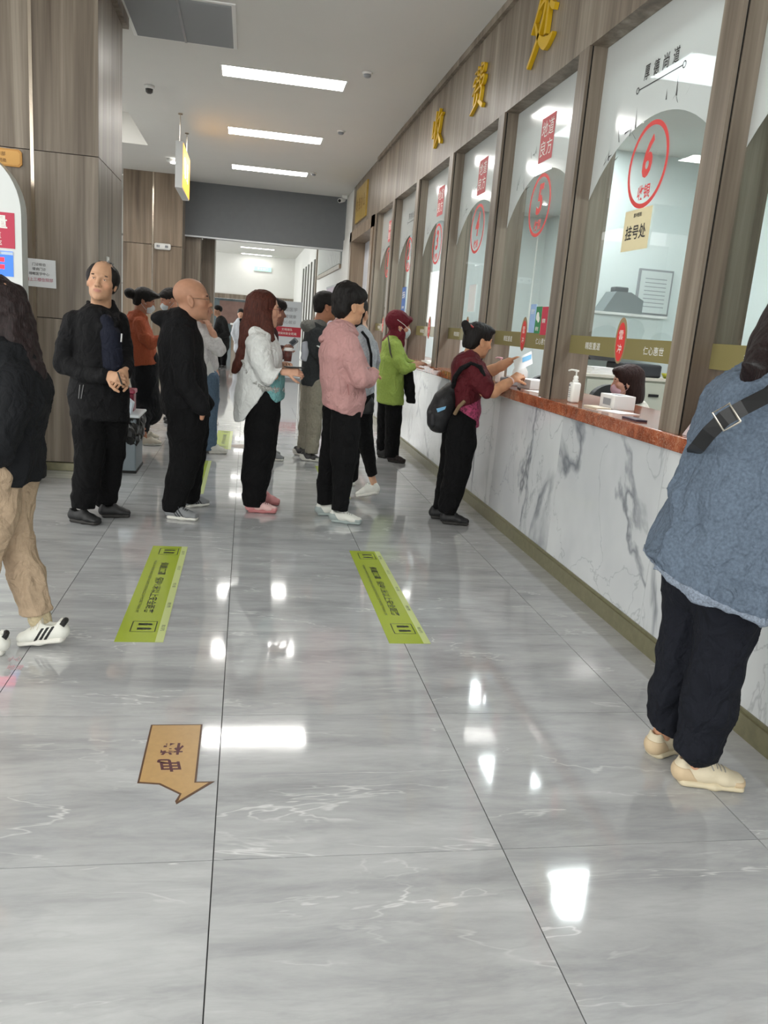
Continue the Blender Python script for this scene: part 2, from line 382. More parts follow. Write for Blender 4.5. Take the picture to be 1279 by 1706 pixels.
def wood(name, dark, mid, light, rough=0.40, rnd=True, fine=34):
    m, nt, b = new_mat(name)
    v = pos_vec(nt, (fine, fine, 0.75), rnd); n1 = noise(nt, v, 0.55, 5, 0.62, 0.25)
    v2 = pos_vec(nt, (6.5, 6.5, 0.32), rnd); n2 = noise(nt, v2, 0.8, 4, 0.55, 0.9)
    a = N(nt, 'ShaderNodeMath', operation='MULTIPLY_ADD'); nt.links.new(n1, a.inputs[0]); a.inputs[1].default_value = 0.42; 
    b2 = N(nt, 'ShaderNodeMath', operation='MULTIPLY'); nt.links.new(n2, b2.inputs[0]); b2.inputs[1].default_value = 0.58; nt.links.new(b2.outputs[0], a.inputs[2])
    c = ramp(nt, a.outputs[0], [(0.34, srgb(*dark)), (0.5, srgb(*mid)), (0.66, srgb(*light))])
    nt.links.new(c, b.inputs['Base Color']); b.inputs['Roughness'].default_value = rough; b.inputs['Specular IOR Level'].default_value = 0.35
    bp = N(nt, 'ShaderNodeBump'); bp.inputs['Strength'].default_value = 0.06; bp.inputs['Distance'].default_value = 0.004
    nt.links.new(n1, bp.inputs['Height']); nt.links.new(bp.outputs['Normal'], b.inputs['Normal'])
    return m
def marble(name):
    m, nt, b = new_mat(name)
    v = pos_vec(nt, (1, 1, 0.75), True, (0.55, 0.1, 0.0)); n1 = noise(nt, v, 0.8, 6, 0.5, 0.7); v1 = ridge(nt, n1, 0.022)
    n2 = noise(nt, v, 1.7, 5, 0.55, 0.9); v2 = ridge(nt, n2, 0.008); n3 = noise(nt, v, 1.0, 4, 0.55)
    base = ramp(nt, n3, [(0.36, srgb(186, 189, 192)), (0.58, srgb(208, 211, 212))])
    n5 = noise(nt, v, 2.2, 3); mr = N(nt, 'ShaderNodeMapRange'); mr.inputs['From Min'].default_value = 0.40; mr.inputs['From Max'].default_value = 0.62; nt.links.new(n5, mr.inputs['Value'])
    q = N(nt, 'ShaderNodeMath', operation='MULTIPLY'); nt.links.new(v1, q.inputs[0]); nt.links.new(mr.outputs[0], q.inputs[1])
    c = mix(nt, base, srgb(120, 124, 130), q.outputs[0]); q2 = N(nt, 'ShaderNodeMath', operation='MULTIPLY'); nt.links.new(v2, q2.inputs[0]); q2.inputs[1].default_value = 0.4
    c = mix(nt, c, srgb(126, 130, 136), q2.outputs[0])
    nt.links.new(c, b.inputs['Base Color']); b.inputs['Roughness'].default_value = 0.12
    return m
def red_stone(name):
    m, nt, b = new_mat(name)
    v = pos_vec(nt, (1, 1, 1)); n1 = noise(nt, v, 9, 6, 0.62, 0.8)
    c = ramp(nt, n1, [(0.3, srgb(104, 52, 34)), (0.52, srgb(150, 80, 52)), (0.72, srgb(178, 110, 76))])
    vo = noise(nt, v, 26, 4, 0.6, 2.0); vv = ridge(nt, vo, 0.02); n2 = noise(nt, v, 6, 2); q = N(nt, 'ShaderNodeMath', operation='MULTIPLY'); nt.links.new(vv, q.inputs[0]); nt.links.new(n2, q.inputs[1])
    c = mix(nt, c, srgb(224, 190, 160), q.outputs[0])
    nt.links.new(c, b.inputs['Base Color']); b.inputs['Roughness'].default_value = 0.12
    return m
def glass_mat(name, tint, rough=0.0, film=0.0, filmcol=(235, 236, 236)):
    m, nt, b = new_mat(name); nt.nodes.remove(b); out = nt.nodes['Material Output']
    tr = N(nt, 'ShaderNodeBsdfTransparent'); tr.inputs[0].default_value = tint
    gl = N(nt, 'ShaderNodeBsdfGlossy'); gl.inputs['Roughness'].default_value = rough
    fr = N(nt, 'ShaderNodeFresnel'); fr.inputs['IOR'].default_value = 1.5
    src = tr.outputs[0]
    if film:
        df = N(nt, 'ShaderNodeBsdfDiffuse'); df.inputs[0].default_value = srgb(*filmcol); tl = N(nt, 'ShaderNodeBsdfTranslucent'); tl.inputs[0].default_value = srgb(*filmcol)
        a = N(nt, 'ShaderNodeMixShader'); a.inputs[0].default_value = 0.35; nt.links.new(df.outputs[0], a.inputs[1]); nt.links.new(tl.outputs[0], a.inputs[2])
        b_ = N(nt, 'ShaderNodeMixShader'); b_.inputs[0].default_value = film; nt.links.new(tr.outputs[0], b_.inputs[1]); nt.links.new(a.outputs[0], b_.inputs[2]); src = b_.outputs[0]
    ge = N(nt, 'ShaderNodeNewGeometry'); iv = N(nt, 'ShaderNodeMath', operation='SUBTRACT'); iv.inputs[0].default_value = 1.0; nt.links.new(ge.outputs['Backfacing'], iv.inputs[1]); ml = N(nt, 'ShaderNodeMath', operation='MULTIPLY'); nt.links.new(fr.outputs[0], ml.inputs[0]); nt.links.new(iv.outputs[0], ml.inputs[1])
    mx = N(nt, 'ShaderNodeMixShader'); nt.links.new(ml.outputs[0], mx.inputs[0]); nt.links.new(src, mx.inputs[1]); nt.links.new(gl.outputs[0], mx.inputs[2]); nt.links.new(mx.outputs[0], out.inputs[0])
    return m
TILE = stone_floor('floor_tile'); TILEF = stone_floor('floor_tile_far', True)
WOOD = wood('wood_panel', (84, 73, 62), (120, 109, 96), (154, 144, 130))
WOODW = wood('wood_warm', (100, 86, 72), (132, 116, 98), (156, 140, 122))
MARB = marble('marble'); RED = red_stone('red_stone')
WHITE = simple('paint_white', (226, 226, 222), 0.75, noise=0.015, nscale=3)
CEILM = simple('ceiling_paint', (214, 213, 208), 0.85, noise=0.01, nscale=2)
GROUT = simple('grout', (62, 62, 64), 0.9, noise=0.1)
BLACK = simple('black_gap', (14, 13, 12), 0.8)
STEEL = simple('steel_strip', (205, 192, 176), 0.18, 1.0)
SKIRT = simple('skirting_olive', (128, 124, 98), 0.3, 0.35, noise=0.12, nscale=25)
GREY = simple('shutter_grey', (98, 101, 103), 0.6, noise=0.03, nscale=8)
GLASS = glass_mat('window_glass', (0.90, 0.94, 0.93, 1)); FILM = glass_mat('frosted_film', (0.9, 0.92, 0.92, 1), 0.12, 0.84, (222, 224, 222))
BANDM = glass_mat('gold_band', (0.8, 0.75, 0.5, 1), 0.2, 0.93, (158, 148, 100))
REDP = simple('red_print', (214, 52, 50), 0.5); SEALP = simple('seal_print', (196, 92, 96), 0.6); INK = simple('ink_print', (52, 50, 50), 0.6); WPRINT = simple('white_print', (236, 236, 230), 0.6)
LED = simple('light_panel', (255, 255, 255), 0.5, emit=((255, 252, 247), LAMP_POWER))
LEDL = simple('lobby_light_panel', (255, 255, 255), 0.5, emit=((255, 252, 247), 5.0))
LEDI = simple('office_light_panel', (255, 255, 255), 0.5, emit=((250, 252, 255), 17.0))
PLW = simple('white_plastic', (225, 225, 222), 0.4); PLG = simple('grey_plastic', (140, 142, 146), 0.45)
GOLD = simple('gold_letter', (212, 172, 26), 0.38, 0.25, bump=0.05)
ZC = 3.93; XW = 1.917
TX0, TY0, TS = -0.8345, 1.878, 0.8
# ------------------------------------------------------------------ floor: grout bed, single tiles, far tile field
fl = MB().box((-9, -4, -0.12), (8, 45, -0.004)).build('floor', GROUT); prop(fl, 'glossy grey marble tile floor of the hall', None, None, 'structure')
def tile_mesh(wd):
    g = 0.0016; m = MB().box((g, g, -0.012), (wd-g, TS-g, 0.0)); me = bpy.data.meshes.new('tile'); me.from_pydata(m.v, [], m.f); me.materials.append(TILE); return me
tm_full = tile_mesh(TS); tm_edge = tile_mesh(XW-(TX0+3*TS)-0.001)
for i in range(-5, 4):
    for j in range(-2, 14):
        link('tile', tm_edge if i == 3 else tm_full, fl, (TX0+i*TS, TY0+j*TS, 0))
yf = TY0+14*TS
prop(MB().box((-9, yf, -0.01), (XW, 45, 0)).box((-9, -4, -0.01), (TX0-5*TS, yf, 0)).box((TX0-5*TS, -4, -0.01), (XW, TY0-2*TS, 0)).build('tile_field', TILEF, fl), kind='stuff')
MB().box((XW+0.02, -4, -0.01), (8, 45, 0)).build('office_floor', TILEF, fl)
# ------------------------------------------------------------------ ceiling with recessed light cove
CVX, CVY0, CVY1 = -1.67, 9.2, 14.26
c = MB().box((CVX, -4, ZC), (XW+0.3, 17.6, ZC+0.1)).box((-9, -4, ZC), (CVX, CVY0, ZC+0.1)).box((-9, CVY1, ZC), (CVX, 17.6, ZC+0.1))
ce = c.build('ceiling', CEILM); prop(ce, 'plain white painted ceiling of the hall', None, None, 'structure')
MB().box((-9, CVY0, ZC+0.45), (CVX, CVY1, ZC+0.5)).box((CVX, CVY0, ZC+0.1), (CVX+0.04, CVY1, ZC+0.5)).box((-9, CVY1, ZC+0.1), (CVX, CVY1+0.04, ZC+0.5)).box((-9, CVY0-0.04, ZC+0.1), (CVX, CVY0, ZC+0.5)).build('cove', CEILM, ce)
# ------------------------------------------------------------------ near pillar on the left, clad in wood panels
PXE, PYF, PYB = -1.2, 7.05, 8.27
pl = MB().box((-3.4, PYF+0.02, 0), (PXE-0.02, PYB, ZC)).build('wall_left_pillar', BLACK); prop(pl, 'near wood-clad pillar with vertical steel strip on the left', None, None, 'structure')
zr = [(0.075, 1.258), (1.264, 2.522), (2.528, ZC-0.1)]
for z0, z1 in zr:
    MB().box((-3.4, PYF, z0), (-1.705, PYF+0.02, z1)).build('wood_panel', WOOD, pl)
    MB().box((-1.68, PYF, z0), (PXE-0.002, PYF+0.02, z1)).build('wood_panel', WOOD, pl)
for y0, y1 in ((PYF+0.003, 7.685), (7.692, PYB)):
    for z0, z1 in zr: MB().box((PXE-0.02, y0, z0), (PXE, y1, z1)).build('wood_panel', WOOD, pl)
MB().box((-1.705, PYF-0.006, 0.07), (-1.68, PYF+0.02, ZC)).build('steel_strip', STEEL, pl)
MB().box((-3.4, PYF-0.015, 0), (PXE+0.015, PYB+0.01, 0.068), bev=0.004).build('skirting', SKIRT, pl)
MB().box((-3.4, PYF-0.05, ZC-0.1), (PXE+0.05, PYB+0.04, ZC-0.001)).build('cornice', WOOD, pl)
# ------------------------------------------------------------------ far pillar
FYF = 16.85
fp = MB().box((-2.42, FYF+0.02, 0), (-1.32, 18.0, ZC)).build('wall_left_far_pillar', BLACK); prop(fp, 'far wood-clad pillar under the emergency light', None, None, 'structure')
for z0, z1 in ((0.1, 2.60), (2.61, ZC)):
    MB().box((-2.42, FYF, z0), (-1.88, FYF+0.02, z1)).build('wood_panel', WOODW, fp)
    MB().box((-1.85, FYF, z0), (-1.31, FYF+0.02, z1)).build('wood_panel', WOODW, fp)
    MB().box((-1.33, FYF+0.02, z0), (-1.31, 18.0, z1)).build('wood_panel', WOOD, fp)
MB().box((-1.88, FYF-0.01, 0), (-1.85, FYF+0.02, ZC)).build('steel_strip', STEEL, fp)
MB().box((-2.43, FYF-0.02, 0), (-1.3, FYF, 0.1)).build('skirting', SKIRT, fp)
# left hall wall beyond, with white shelving between the two pillars
lw = MB().box((-6.6, 8.0, 0), (-6.4, 20, ZC+0.5)).box((-6.5, 19.8, 0), (-2.42, 20, ZC)).build('wall_left', WHITE); prop(lw, 'white wall of the side hall behind the pillars', None, None, 'structure')
for k in range(3): MB().box((-3.3, 17.4, 0.9+k*0.95), (-2.44, 17.9, 0.95+k*0.95)).build('ledge', WHITE, lw)
# ------------------------------------------------------------------ grey fire shutter box
sh = MB().box((-1.31, 17.5, 2.90), (1.99, 17.62, ZC)).build('fire_shutter', GREY); prop(sh, 'wide dark grey rolled shutter fascia under the ceiling', 'shutter')
MB().box((-1.31, 17.48, 2.87), (1.99, 17.64, 2.90)).build('bottom_rail', simple('rail_alu', (180, 182, 184), 0.35, 0.7), sh)
# ------------------------------------------------------------------ right wall: fascia, window posts, panes, counter
PITCHW = 1.61; Y0W = 4.92 - 2*PITCHW      # near corner of the nearest post
wr = MB().box((XW, 0.2, 3.10), (2.2, 13.1, ZC)).build('wall_right', WOOD); prop(wr, 'wood-clad fascia above the row of service windows', None, None, 'structure')
MB().box((XW-0.035, 0.2, ZC-0.06), (XW, 13.1, ZC)).build('cornice', WOOD, wr)
posts = [Y0W+i*PITCHW for i in range(8)]
for y in posts:
    p = MB().box((XW+0.012, y+0.006, 1.04), (2.155, y+0.146, 3.10)).build('window_post', BLACK, wr)
    MB().box((XW-0.006, y, 1.04), (XW+0.012, y+0.152, 3.10)).build('front_board', WOOD, p)
    MB().box((XW+0.022, y, 1.04), (2.16, y+0.007, 3.10)).build('jamb_board', WOOD, p)
    MB().box((XW+0.022, y+0.145, 1.04), (2.16, y+0.152, 3.10)).build('jamb_board', WOOD, p)
XG = 2.03
RD, UP = (0, -1, 0), (0, 0, 1)     # reading direction and up on that wall
def arc_film(y0, y1, zt):
    yc = (y0+y1)/2; hw = (y1-y0)/2; R = 0.98; pts = []
    for i in range(25):
        y = y1-(y1-y0)*i/24; pts.append((y, 2.575-R+math.sqrt(max(0, R*R-(y-yc)**2))))
    return [(y0, zt), (y1, zt)]+pts
def sprig(mb, c, s, mi, flip=1, seed=0):
    rr = random.Random(seed)
    for q in range(5):
        a = rr.uniform(0.1, 2.6); L = s*rr.uniform(0.5, 1.1); x0 = rr.uniform(-s, s); z0 = rr.uniform(-s*0.3, s*0.3)
        dx, dz = math.cos(a)*L, math.sin(a)*L; w_ = 0.006
        mb.add([(c[0], c[1]-x0-w_*dz/L, c[2]+z0+w_*dx/L), (c[0], c[1]-x0+w_*dz/L, c[2]+z0-w_*dx/L), (c[0], c[1]-x0-dx*flip, c[2]+z0+dz)], [(0, 1, 2)], mi)
wins = [(7, posts[0]), (7, posts[1]), (6, posts[2]), (5, posts[3]), (4, posts[4]), (3, posts[5]), (2, posts[6]), (1, posts[7])]
for n, (num, yp) in enumerate(wins[1:]):
    y1 = yp; y0 = yp-PITCHW+0.152; yc = (y0+y1)/2
    wn = MB().box((XG-0.004, y0, 1.336), (XG+0.004, y1, 3.10)).build('window_%d' % (n+1), GLASS); prop(wn, None, None, None, 'structure'); xf = XG-0.0055
    f = arc_film(y0+0.002, y1-0.002, 3.098)
    MB().poly([(xf, y, z) for y, z in f], (-1, 0, 0), 0.0008).build('frosted_film', FILM, wn)
    MB().box((xf-0.001, y0, 1.336), (xf, y1, 1.446)).build('gold_band', BANDM, wn)
    xo = xf-0.0025
    ov = MB(); oc = yc+0.02
    ring(ov, (xo, oc, 1.432), RD, UP, 0.125, 0.1249, 0, 32, 0.55); ov.build('oval_border', simple('band_border', (150, 128, 92), 0.5), wn)
    ov = MB(); ring(ov, (xo-0.001, oc, 1.425), RD, UP, 0.105, 0.1049, 0, 32, 0.50); ov.build('red_oval', REDP, wn)
    tx = MB(); lettering(tx, '雲', (xo-0.002, oc, 1.462), RD, UP, 0.05); lettering(tx, '冲', (xo-0.002, oc, 1.388), RD, UP, 0.05)
    lettering(tx, '精医重道', (xo, oc+0.36, 1.39), RD, UP, 0.042, width=0.21); lettering(tx, '仁心惠世', (xo, oc-0.38, 1.39), RD, UP, 0.042, width=0.21); tx.build('band_lettering', WPRINT, wn)
    rg = MB(); ring(rg, (xo, yc, 2.333), RD, UP, 0.215, 0.024, seg=48)
    lettering(rg, str(num), (xo, yc, 2.375), RD, UP, 0.21, width=0.105 if num != 1 else 0.06, bold=0.03, shear=0.12)
    lettering(rg, '收银', (xo, yc, 2.2), RD, UP, 0.075, width=0.14, bold=0.02); rg.build('number_print', REDP, wn)
    ik = MB()
    if num in (6, 2, 7):
        for q, ch in enumerate('厚德尚道'): lettering(ik, ch, (xo, yc+0.155-0.10*q, 2.815), RD, UP, 0.075, width=0.06, bold=0.012)
        quad(ik, (xo, yc, 2.745), RD, UP, 0.46, 0.006); ring(ik, (xo, yc+0.24, 2.745), RD, UP, 0.018, 0.006, 0, 12); ring(ik, (xo, yc-0.24, 2.745), RD, UP, 0.018, 0.006, 0, 12)
        sprig(ik, (xo, yc-0.2, 2.60), 0.10, 0, 1, 3); sprig(ik, (xo, yc+0.28, 2.52), 0.12, 0, 1, 5); sprig(ik, (xo, yc+0.5, 2.44), 0.08, 0, 1, 8)
        ik.build('ink_print', INK, wn)
    else:
        sl = MB(); sc_ = (xo, yc+0.0, 2.78)
        quad(sl, sc_, RD, UP, 0.27, 0.30); sl.build('seal_print', SEALP, wn)
        s2 = MB()
        for q, ch in enumerate('地道良方'): lettering(s2, ch, (xo-0.001, yc+0.06-0.12*(q % 2), 2.85-0.13*(q//2)), RD, UP, 0.105, width=0.105)
        s2.build('seal_lettering', WPRINT, wn)
        sprig(ik, (xo, yc+0.24, 2.70), 0.06, 0, 1, num); sprig(ik, (xo, yc+0.45, 2.52), 0.12, 0, 1, num+4); ik.build('ink_print', INK, wn)
# counter: marble front panels, skirting, red stone top
ct = MB().box((XW+0.012, 0.2, 0), (2.3, 13.0, 0.965)).build('wall_right_counter', BLACK); prop(ct, 'marble-fronted counter base below the service windows', None, None, 'structure')
yy = 3.36-1.255*2
while yy < 13.0:
    MB().box((XW, yy+0.001, 0.09), (XW+0.014, min(13.0, yy+1.254), 0.965)).build('marble_panel', MARB, ct); yy += 1.255
sk = MB().box((XW-0.016, 0.2, 0), (XW+0.01, 13.0, 0.086)).box((XW-0.006, 0.2, 0.086), (XW+0.01, 13.0, 0.102)).build('baseboard_right', SKIRT); prop(sk, 'olive bronze skirting along the counter foot', None, None, 'structure')
tp = MB().box((1.885, 0.2, 0.966), (2.5, 12.95, 1.04), bev=0.006).build('service_counter', RED); prop(tp, 'long polished red-brown stone counter top under the windows', 'countertop')
# office behind the glass
OX = 4.7
oe = MB().box((2.2, 13.0, 0), (OX, 13.1, 3.3)).build('wall_office_far', simple('office_paint', (222, 228, 226), 0.8)); prop(oe, 'far end wall of the office', None, None, 'structure')
oe = MB().box((2.2, 0.1, 0), (OX, 0.2, 3.3)).build('wall_office_near', simple('office_paint', (222, 228, 226), 0.8)); prop(oe, 'near end wall of the office', None, None, 'structure')
ow = MB().box((OX, 0.2, 0), (OX+0.1, 13.1, 3.4)).build('wall_office', simple('office_paint', (222, 228, 226), 0.8)); prop(ow, 'pale office walls behind the service windows', None, None, 'structure')
oc_ = MB().box((2.2, 0.2, 3.3), (OX, 13.1, 3.4)).build('ceiling_office', CEILM); prop(oc_, 'white office ceiling behind the windows', None, None, 'structure')
MB().box((3.3, 8.1, 0), (OX, 8.2, 3.3)).build('partition', simple('office_paint2', (214, 222, 220), 0.8), ow)
MB().box((2.2, 0.2, 3.02), (2.28, 13.0, 3.3)).build('bulkhead', WHITE, oc_)
# ------------------------------------------------------------------ doorway past the windows, and the white wall beyond the shutter
dr = MB().box((XW+0.02, 13.1, 3.08), (2.2, 17.45, ZC)).box((XW, 16.1, 0), (2.2, 17.45, 3.08)).build('wall_right_far', WHITE); prop(dr, 'white wall with a wood-framed doorway past the last window', None, None, 'structure')
MB().box((XW+0.0, 13.1, 3.06), (XW+0.02, 16.1, ZC)).build('wood_panel', WOOD, dr)
fr_ = MB().box((XW-0.03, 15.85, 0), (2.2, 16.1, 3.1)).box((XW-0.03, 13.1, 0), (2.2, 13.35, 3.1)).box((XW-0.03, 13.1, 2.92), (2.2, 16.1, 3.1)).build('door_1', WOODW); prop(fr_, 'pale wood door frame beside the last service window', None, None, 'structure')
MB().box((2.16, 13.35, 0), (2.2, 15.85, 2.92)).build('door_leaf', simple('door_leaf', (205, 208, 216), 0.5), fr_)
# lobby beyond the shutter
lb = MB().box((-1.0, 18.4, 0), (-0.74, 19.0, 3.92)).build('wall_lobby_left', WOOD); prop(lb, 'dark wood pier on the left of the far lobby', None, None, 'structure')
MB().box((-1.31, 17.64, 0), (-1.0, 18.4, 2.9)).build('wood_return', WOOD, lb)
le = MB().box((-3, 36.3, 2.2), (8, 36.5, 4.2)).build('wall_back', WHITE); prop(le, 'bright white end wall of the far lobby', None, None, 'structure')
MB().box((-3, 36.2, 2.05), (8, 36.3, 2.25)).build('beam', WOOD, le)
MB().box((-3, 36.4, 0), (8, 36.5, 2.05)).build('glazing', simple('lobby_glass', (96, 108, 112), 0.2, noise=0.2, nscale=2), le)
for x0, x1, cc in ((-1.2, 0.0, (118, 92, 84)), (0.35, 0.75, (104, 138, 150)), (0.9, 1.9, (150, 120, 96))):
    MB().box((x0, 36.3, 1.0), (x1, 36.4, 1.95)).build('pane', simple('lobby_pane%d' % int(x0*10), cc, 0.25, noise=0.15, nscale=3), le)
lc = MB().box((-4, 17.7, 3.93), (8, 36.4, 4.0)).build('ceiling_lobby', CEILM); prop(lc, 'white ceiling of the far lobby', None, None, 'structure')
rw = MB().box((1.95, 17.64, 0), (2.2, 36.3, ZC)).build('wall_lobby_right', WHITE); prop(rw, 'white right wall of the far lobby with dark window frames', None, None, 'structure')
for k in range(5): MB().box((1.92, 25.0+k*1.25, 0.3), (1.95, 25.35+k*1.25, 3.2)).build('dark_frame', simple('dark_frame', (84, 82, 76), 0.4), rw)
MB().box((1.91, 24.2, 0), (1.95, 24.5, 3.5)).build('frame_post', WOOD, rw)
bl = MB().box((1.93, 17.9, 2.62), (1.95, 23.6, 3.6)).build('lattice_backing', simple('lattice_back', (150, 158, 156), 0.5), rw)
for k in range(30): MB().box((1.905, 17.95+k*0.19, 2.66), (1.93, 18.03+k*0.19, 3.6)).build('lattice_slat', simple('lattice_slat', (224, 226, 222), 0.35), rw)
MB().box((1.90, 17.9, 2.55), (1.95, 23.6, 2.64)).build('lattice_rail', WOODW, rw)
# ------------------------------------------------------------------ ceiling fittings
def light_panel(name, label, x0, x1, y0, y1, z, mat, group):
    t = thing(name, label, 'ceiling light', ((x0+x1)/2, (y0+y1)/2, z), group)
    b = 0.02
    MB().box((x0-b, y0-b, z-0.006), (x1+b, y0, z)).box((x0-b, y1, z-0.006), (x1+b, y1+b, z)).box((x0-b, y0, z-0.006), (x0, y1, z)).box((x1, y0, z-0.006), (x1+b, y1, z)).build('frame', PLW, t)
    MB().box((x0, y0, z-0.004), (x1, y1, z-0.001)).build('diffuser', mat, t); return t
lit = [(9.36, 9.74, 'nearest long white ceiling light in front of the air grille'), (12.22, 12.64, 'middle one of the three long white hall ceiling lights'), (15.1, 15.5, 'farthest of the three hall ceiling lights, nearest the grey shutter')]
for y0, y1, lb_ in lit: light_panel('ceiling_light', lb_, -0.36, 0.95, y0, y1, ZC, LED, 'long hall ceiling lights')
for x0, y0, lb_ in ((-4.6, 1.0, 'added fill light left of the camera, out of view'), (-4.6, 5.0, 'added fill light in front of the near pillar, out of view'), (-1.2, -2.6, 'added fill light behind the camera, out of view'), (-4.6, -2.6, 'added fill light behind the camera to the left, out of view')): light_panel('ceiling_light', lb_, x0, x0+1.3, y0, y0+0.4, ZC, LED, 'added fill lights out of view')  # unseen panels added only to brighten the near part of the hall
for x0, y0, lb_ in ((-5.2, 9.9, 'near left'), (-5.2, 12.4, 'far left'), (-3.2, 9.9, 'near right'), (-3.2, 12.4, 'far right')): light_panel('ceiling_light', 'cove light above the side hall, %s one of four' % lb_, x0, x0+1.3, y0, y0+0.5, ZC+0.45, LED, 'lights of the side hall cove')
for k in range(5): light_panel('office_light', 'square light panel in the office ceiling, %s from the nearest window' % ('first', 'second', 'third', 'fourth', 'fifth')[k], 2.78, 3.32, 3.4+k*1.95, 3.97+k*1.95, 3.3, LEDI, 'office ceiling lights')
for k, (y, s) in enumerate(((24.0, 1.3), (26.8, 1.3), (32.3, 1.3), (35.6, 1.3))):
    light_panel('lobby_light', ('lobby ceiling light just behind the shutter', 'second lobby ceiling light behind the shutter', 'upper one of the two thin lobby lights seen under the shutter', 'lower one of the two thin lobby lights seen under the shutter')[k], -0.34, 0.92, y, y+0.3, 3.93, LEDL, 'lobby ceiling lights')
# air grille
gx0, gx1, gy0, gy1 = -1.13, -0.23, 7.64, 8.74
g = thing('air_grille', 'grey slatted air vent grille set in the ceiling', 'air vent', ((gx0+gx1)/2, (gy0+gy1)/2, ZC))
m = MB(); b = 0.035
m.box((gx0-b, gy0-b, ZC-0.01), (gx1+b, gy0, ZC)).box((gx0-b, gy1, ZC-0.01), (gx1+b, gy1+b, ZC)).box((gx0-b, gy0, ZC-0.01), (gx0, gy1, ZC)).box((gx1, gy0, ZC-0.01), (gx1+b, gy1, ZC)); m.build('frame', PLW, g)
MB().box((gx0, gy0, ZC-0.003), (gx1, gy1, ZC-0.001)).build('duct', simple('duct_dark', (84, 86, 88), 0.8), g)
m = MB(); n_ = 34
for k in range(n_):
    y = gy0+(k+0.5)*(gy1-gy0)/n_; m.add([(gx0, y-0.012, ZC-0.004), (gx1, y-0.012, ZC-0.004), (gx1, y+0.008, ZC-0.018), (gx0, y+0.008, ZC-0.018)], [(0, 1, 2, 3)])
prop(m.build('slats', simple('slat_grey', (150, 152, 153), 0.5), g), kind='stuff')
MB().box(((gx0+gx1)/2-0.012, gy0, ZC-0.022), ((gx0+gx1)/2+0.012, gy1, ZC-0.003)).build('mullion', PLG, g)
for x, y, lb_ in ((1.12, 8.96, 'round smoke detector beside the nearest long ceiling light'), (1.15, 11.65, 'round smoke detector near the middle ceiling light'), (1.05, 15.05, 'small smoke detector beside the farthest ceiling light')):
    t = thing('smoke_detector', lb_, 'smoke detector', (x, y, ZC), 'smoke detectors on the hall ceiling')
    MB().lathe((x, y, ZC), [(0.055, -0.001), (0.055, -0.015), (0.05, -0.02)]).build('base', PLW, t, True); MB().lathe((x, y, ZC), [(0.04, -0.02), (0.038, -0.04), (0.025, -0.048)]).build('sensor_head', PLG, t, True)
t = thing('motion_sensor', 'small grey sensor on the ceiling behind the air grille', 'sensor', (-1.23, 10.57, ZC))
MB().lathe((-1.23, 10.57, ZC), [(0.06, -0.001), (0.06, -0.03), (0.055, -0.04)]).build('base', PLW, t, True); MB().lathe((-1.23, 10.57, ZC), [(0.045, -0.04), (0.04, -0.075), (0.02, -0.09)]).build('lens', simple('dark_lens', (60, 58, 56), 0.3), t, True)
t = thing('spotlight', 'small lit ceiling spotlight left of the hanging sign', 'spotlight', (-1.4, 15.27, ZC))
MB().lathe((-1.4, 15.27, ZC), [(0.075, -0.001), (0.075, -0.05), (0.07, -0.055)]).build('housing', PLW, t, True); MB().lathe((-1.36, 15.24, ZC-0.056), [(0.05, 0.0), (0.05, -0.012)]).build('lens', LED, t, True)
t = thing('ceiling_camera', 'small white surveillance camera in the corner above the doorway', 'camera', (1.86, 17.2, ZC))
MB().box((1.8, 17.15, 3.86), (1.9, 17.25, ZC-0.001)).build('bracket', PLW, t); MB().tube([(1.84, 17.22, 3.85), (1.74, 17.05, 3.80)], 0.045, 12).build('housing', PLW, t, True); MB().tube([(1.742, 17.052, 3.80), (1.735, 17.04, 3.797)], 0.03, 12).build('lens', BLACK, t, True)
# hanging sign
t = thing('hanging_sign', 'lit yellow sign box hanging on two rods from the ceiling', 'sign', (-0.97, 12.35, 3.0))
MB().box((-1.02, 11.72, 3.0), (-0.925, 13.02, 3.58)).build('box', simple('sign_box', (196, 198, 198), 0.4), t)
MB().box((-0.925, 11.735, 3.015), (-0.92, 13.005, 3.565)).build('face', simple('sign_face', (250, 190, 60), 0.4, emit=((255, 180, 60), 0.45)), t)
for k, s in enumerate('取药'): lettering(MB(), s, (-0.918, 12.1+0.42*k, 3.3), (0, 1, 0), UP, 0.26, bold=0.02).build('character', simple('sign_letter', (255, 236, 232), 0.5, emit=((255, 232, 226), 0.7)), t)
for y in (11.78, 12.96): MB().tube([(-0.97, y, 3.58), (-0.97, y, ZC-0.012)], 0.006, 6).lathe((-0.97, y, ZC), [(0.03, -0.001), (0.03, -0.014)], 10).build('rod', STEEL, t)
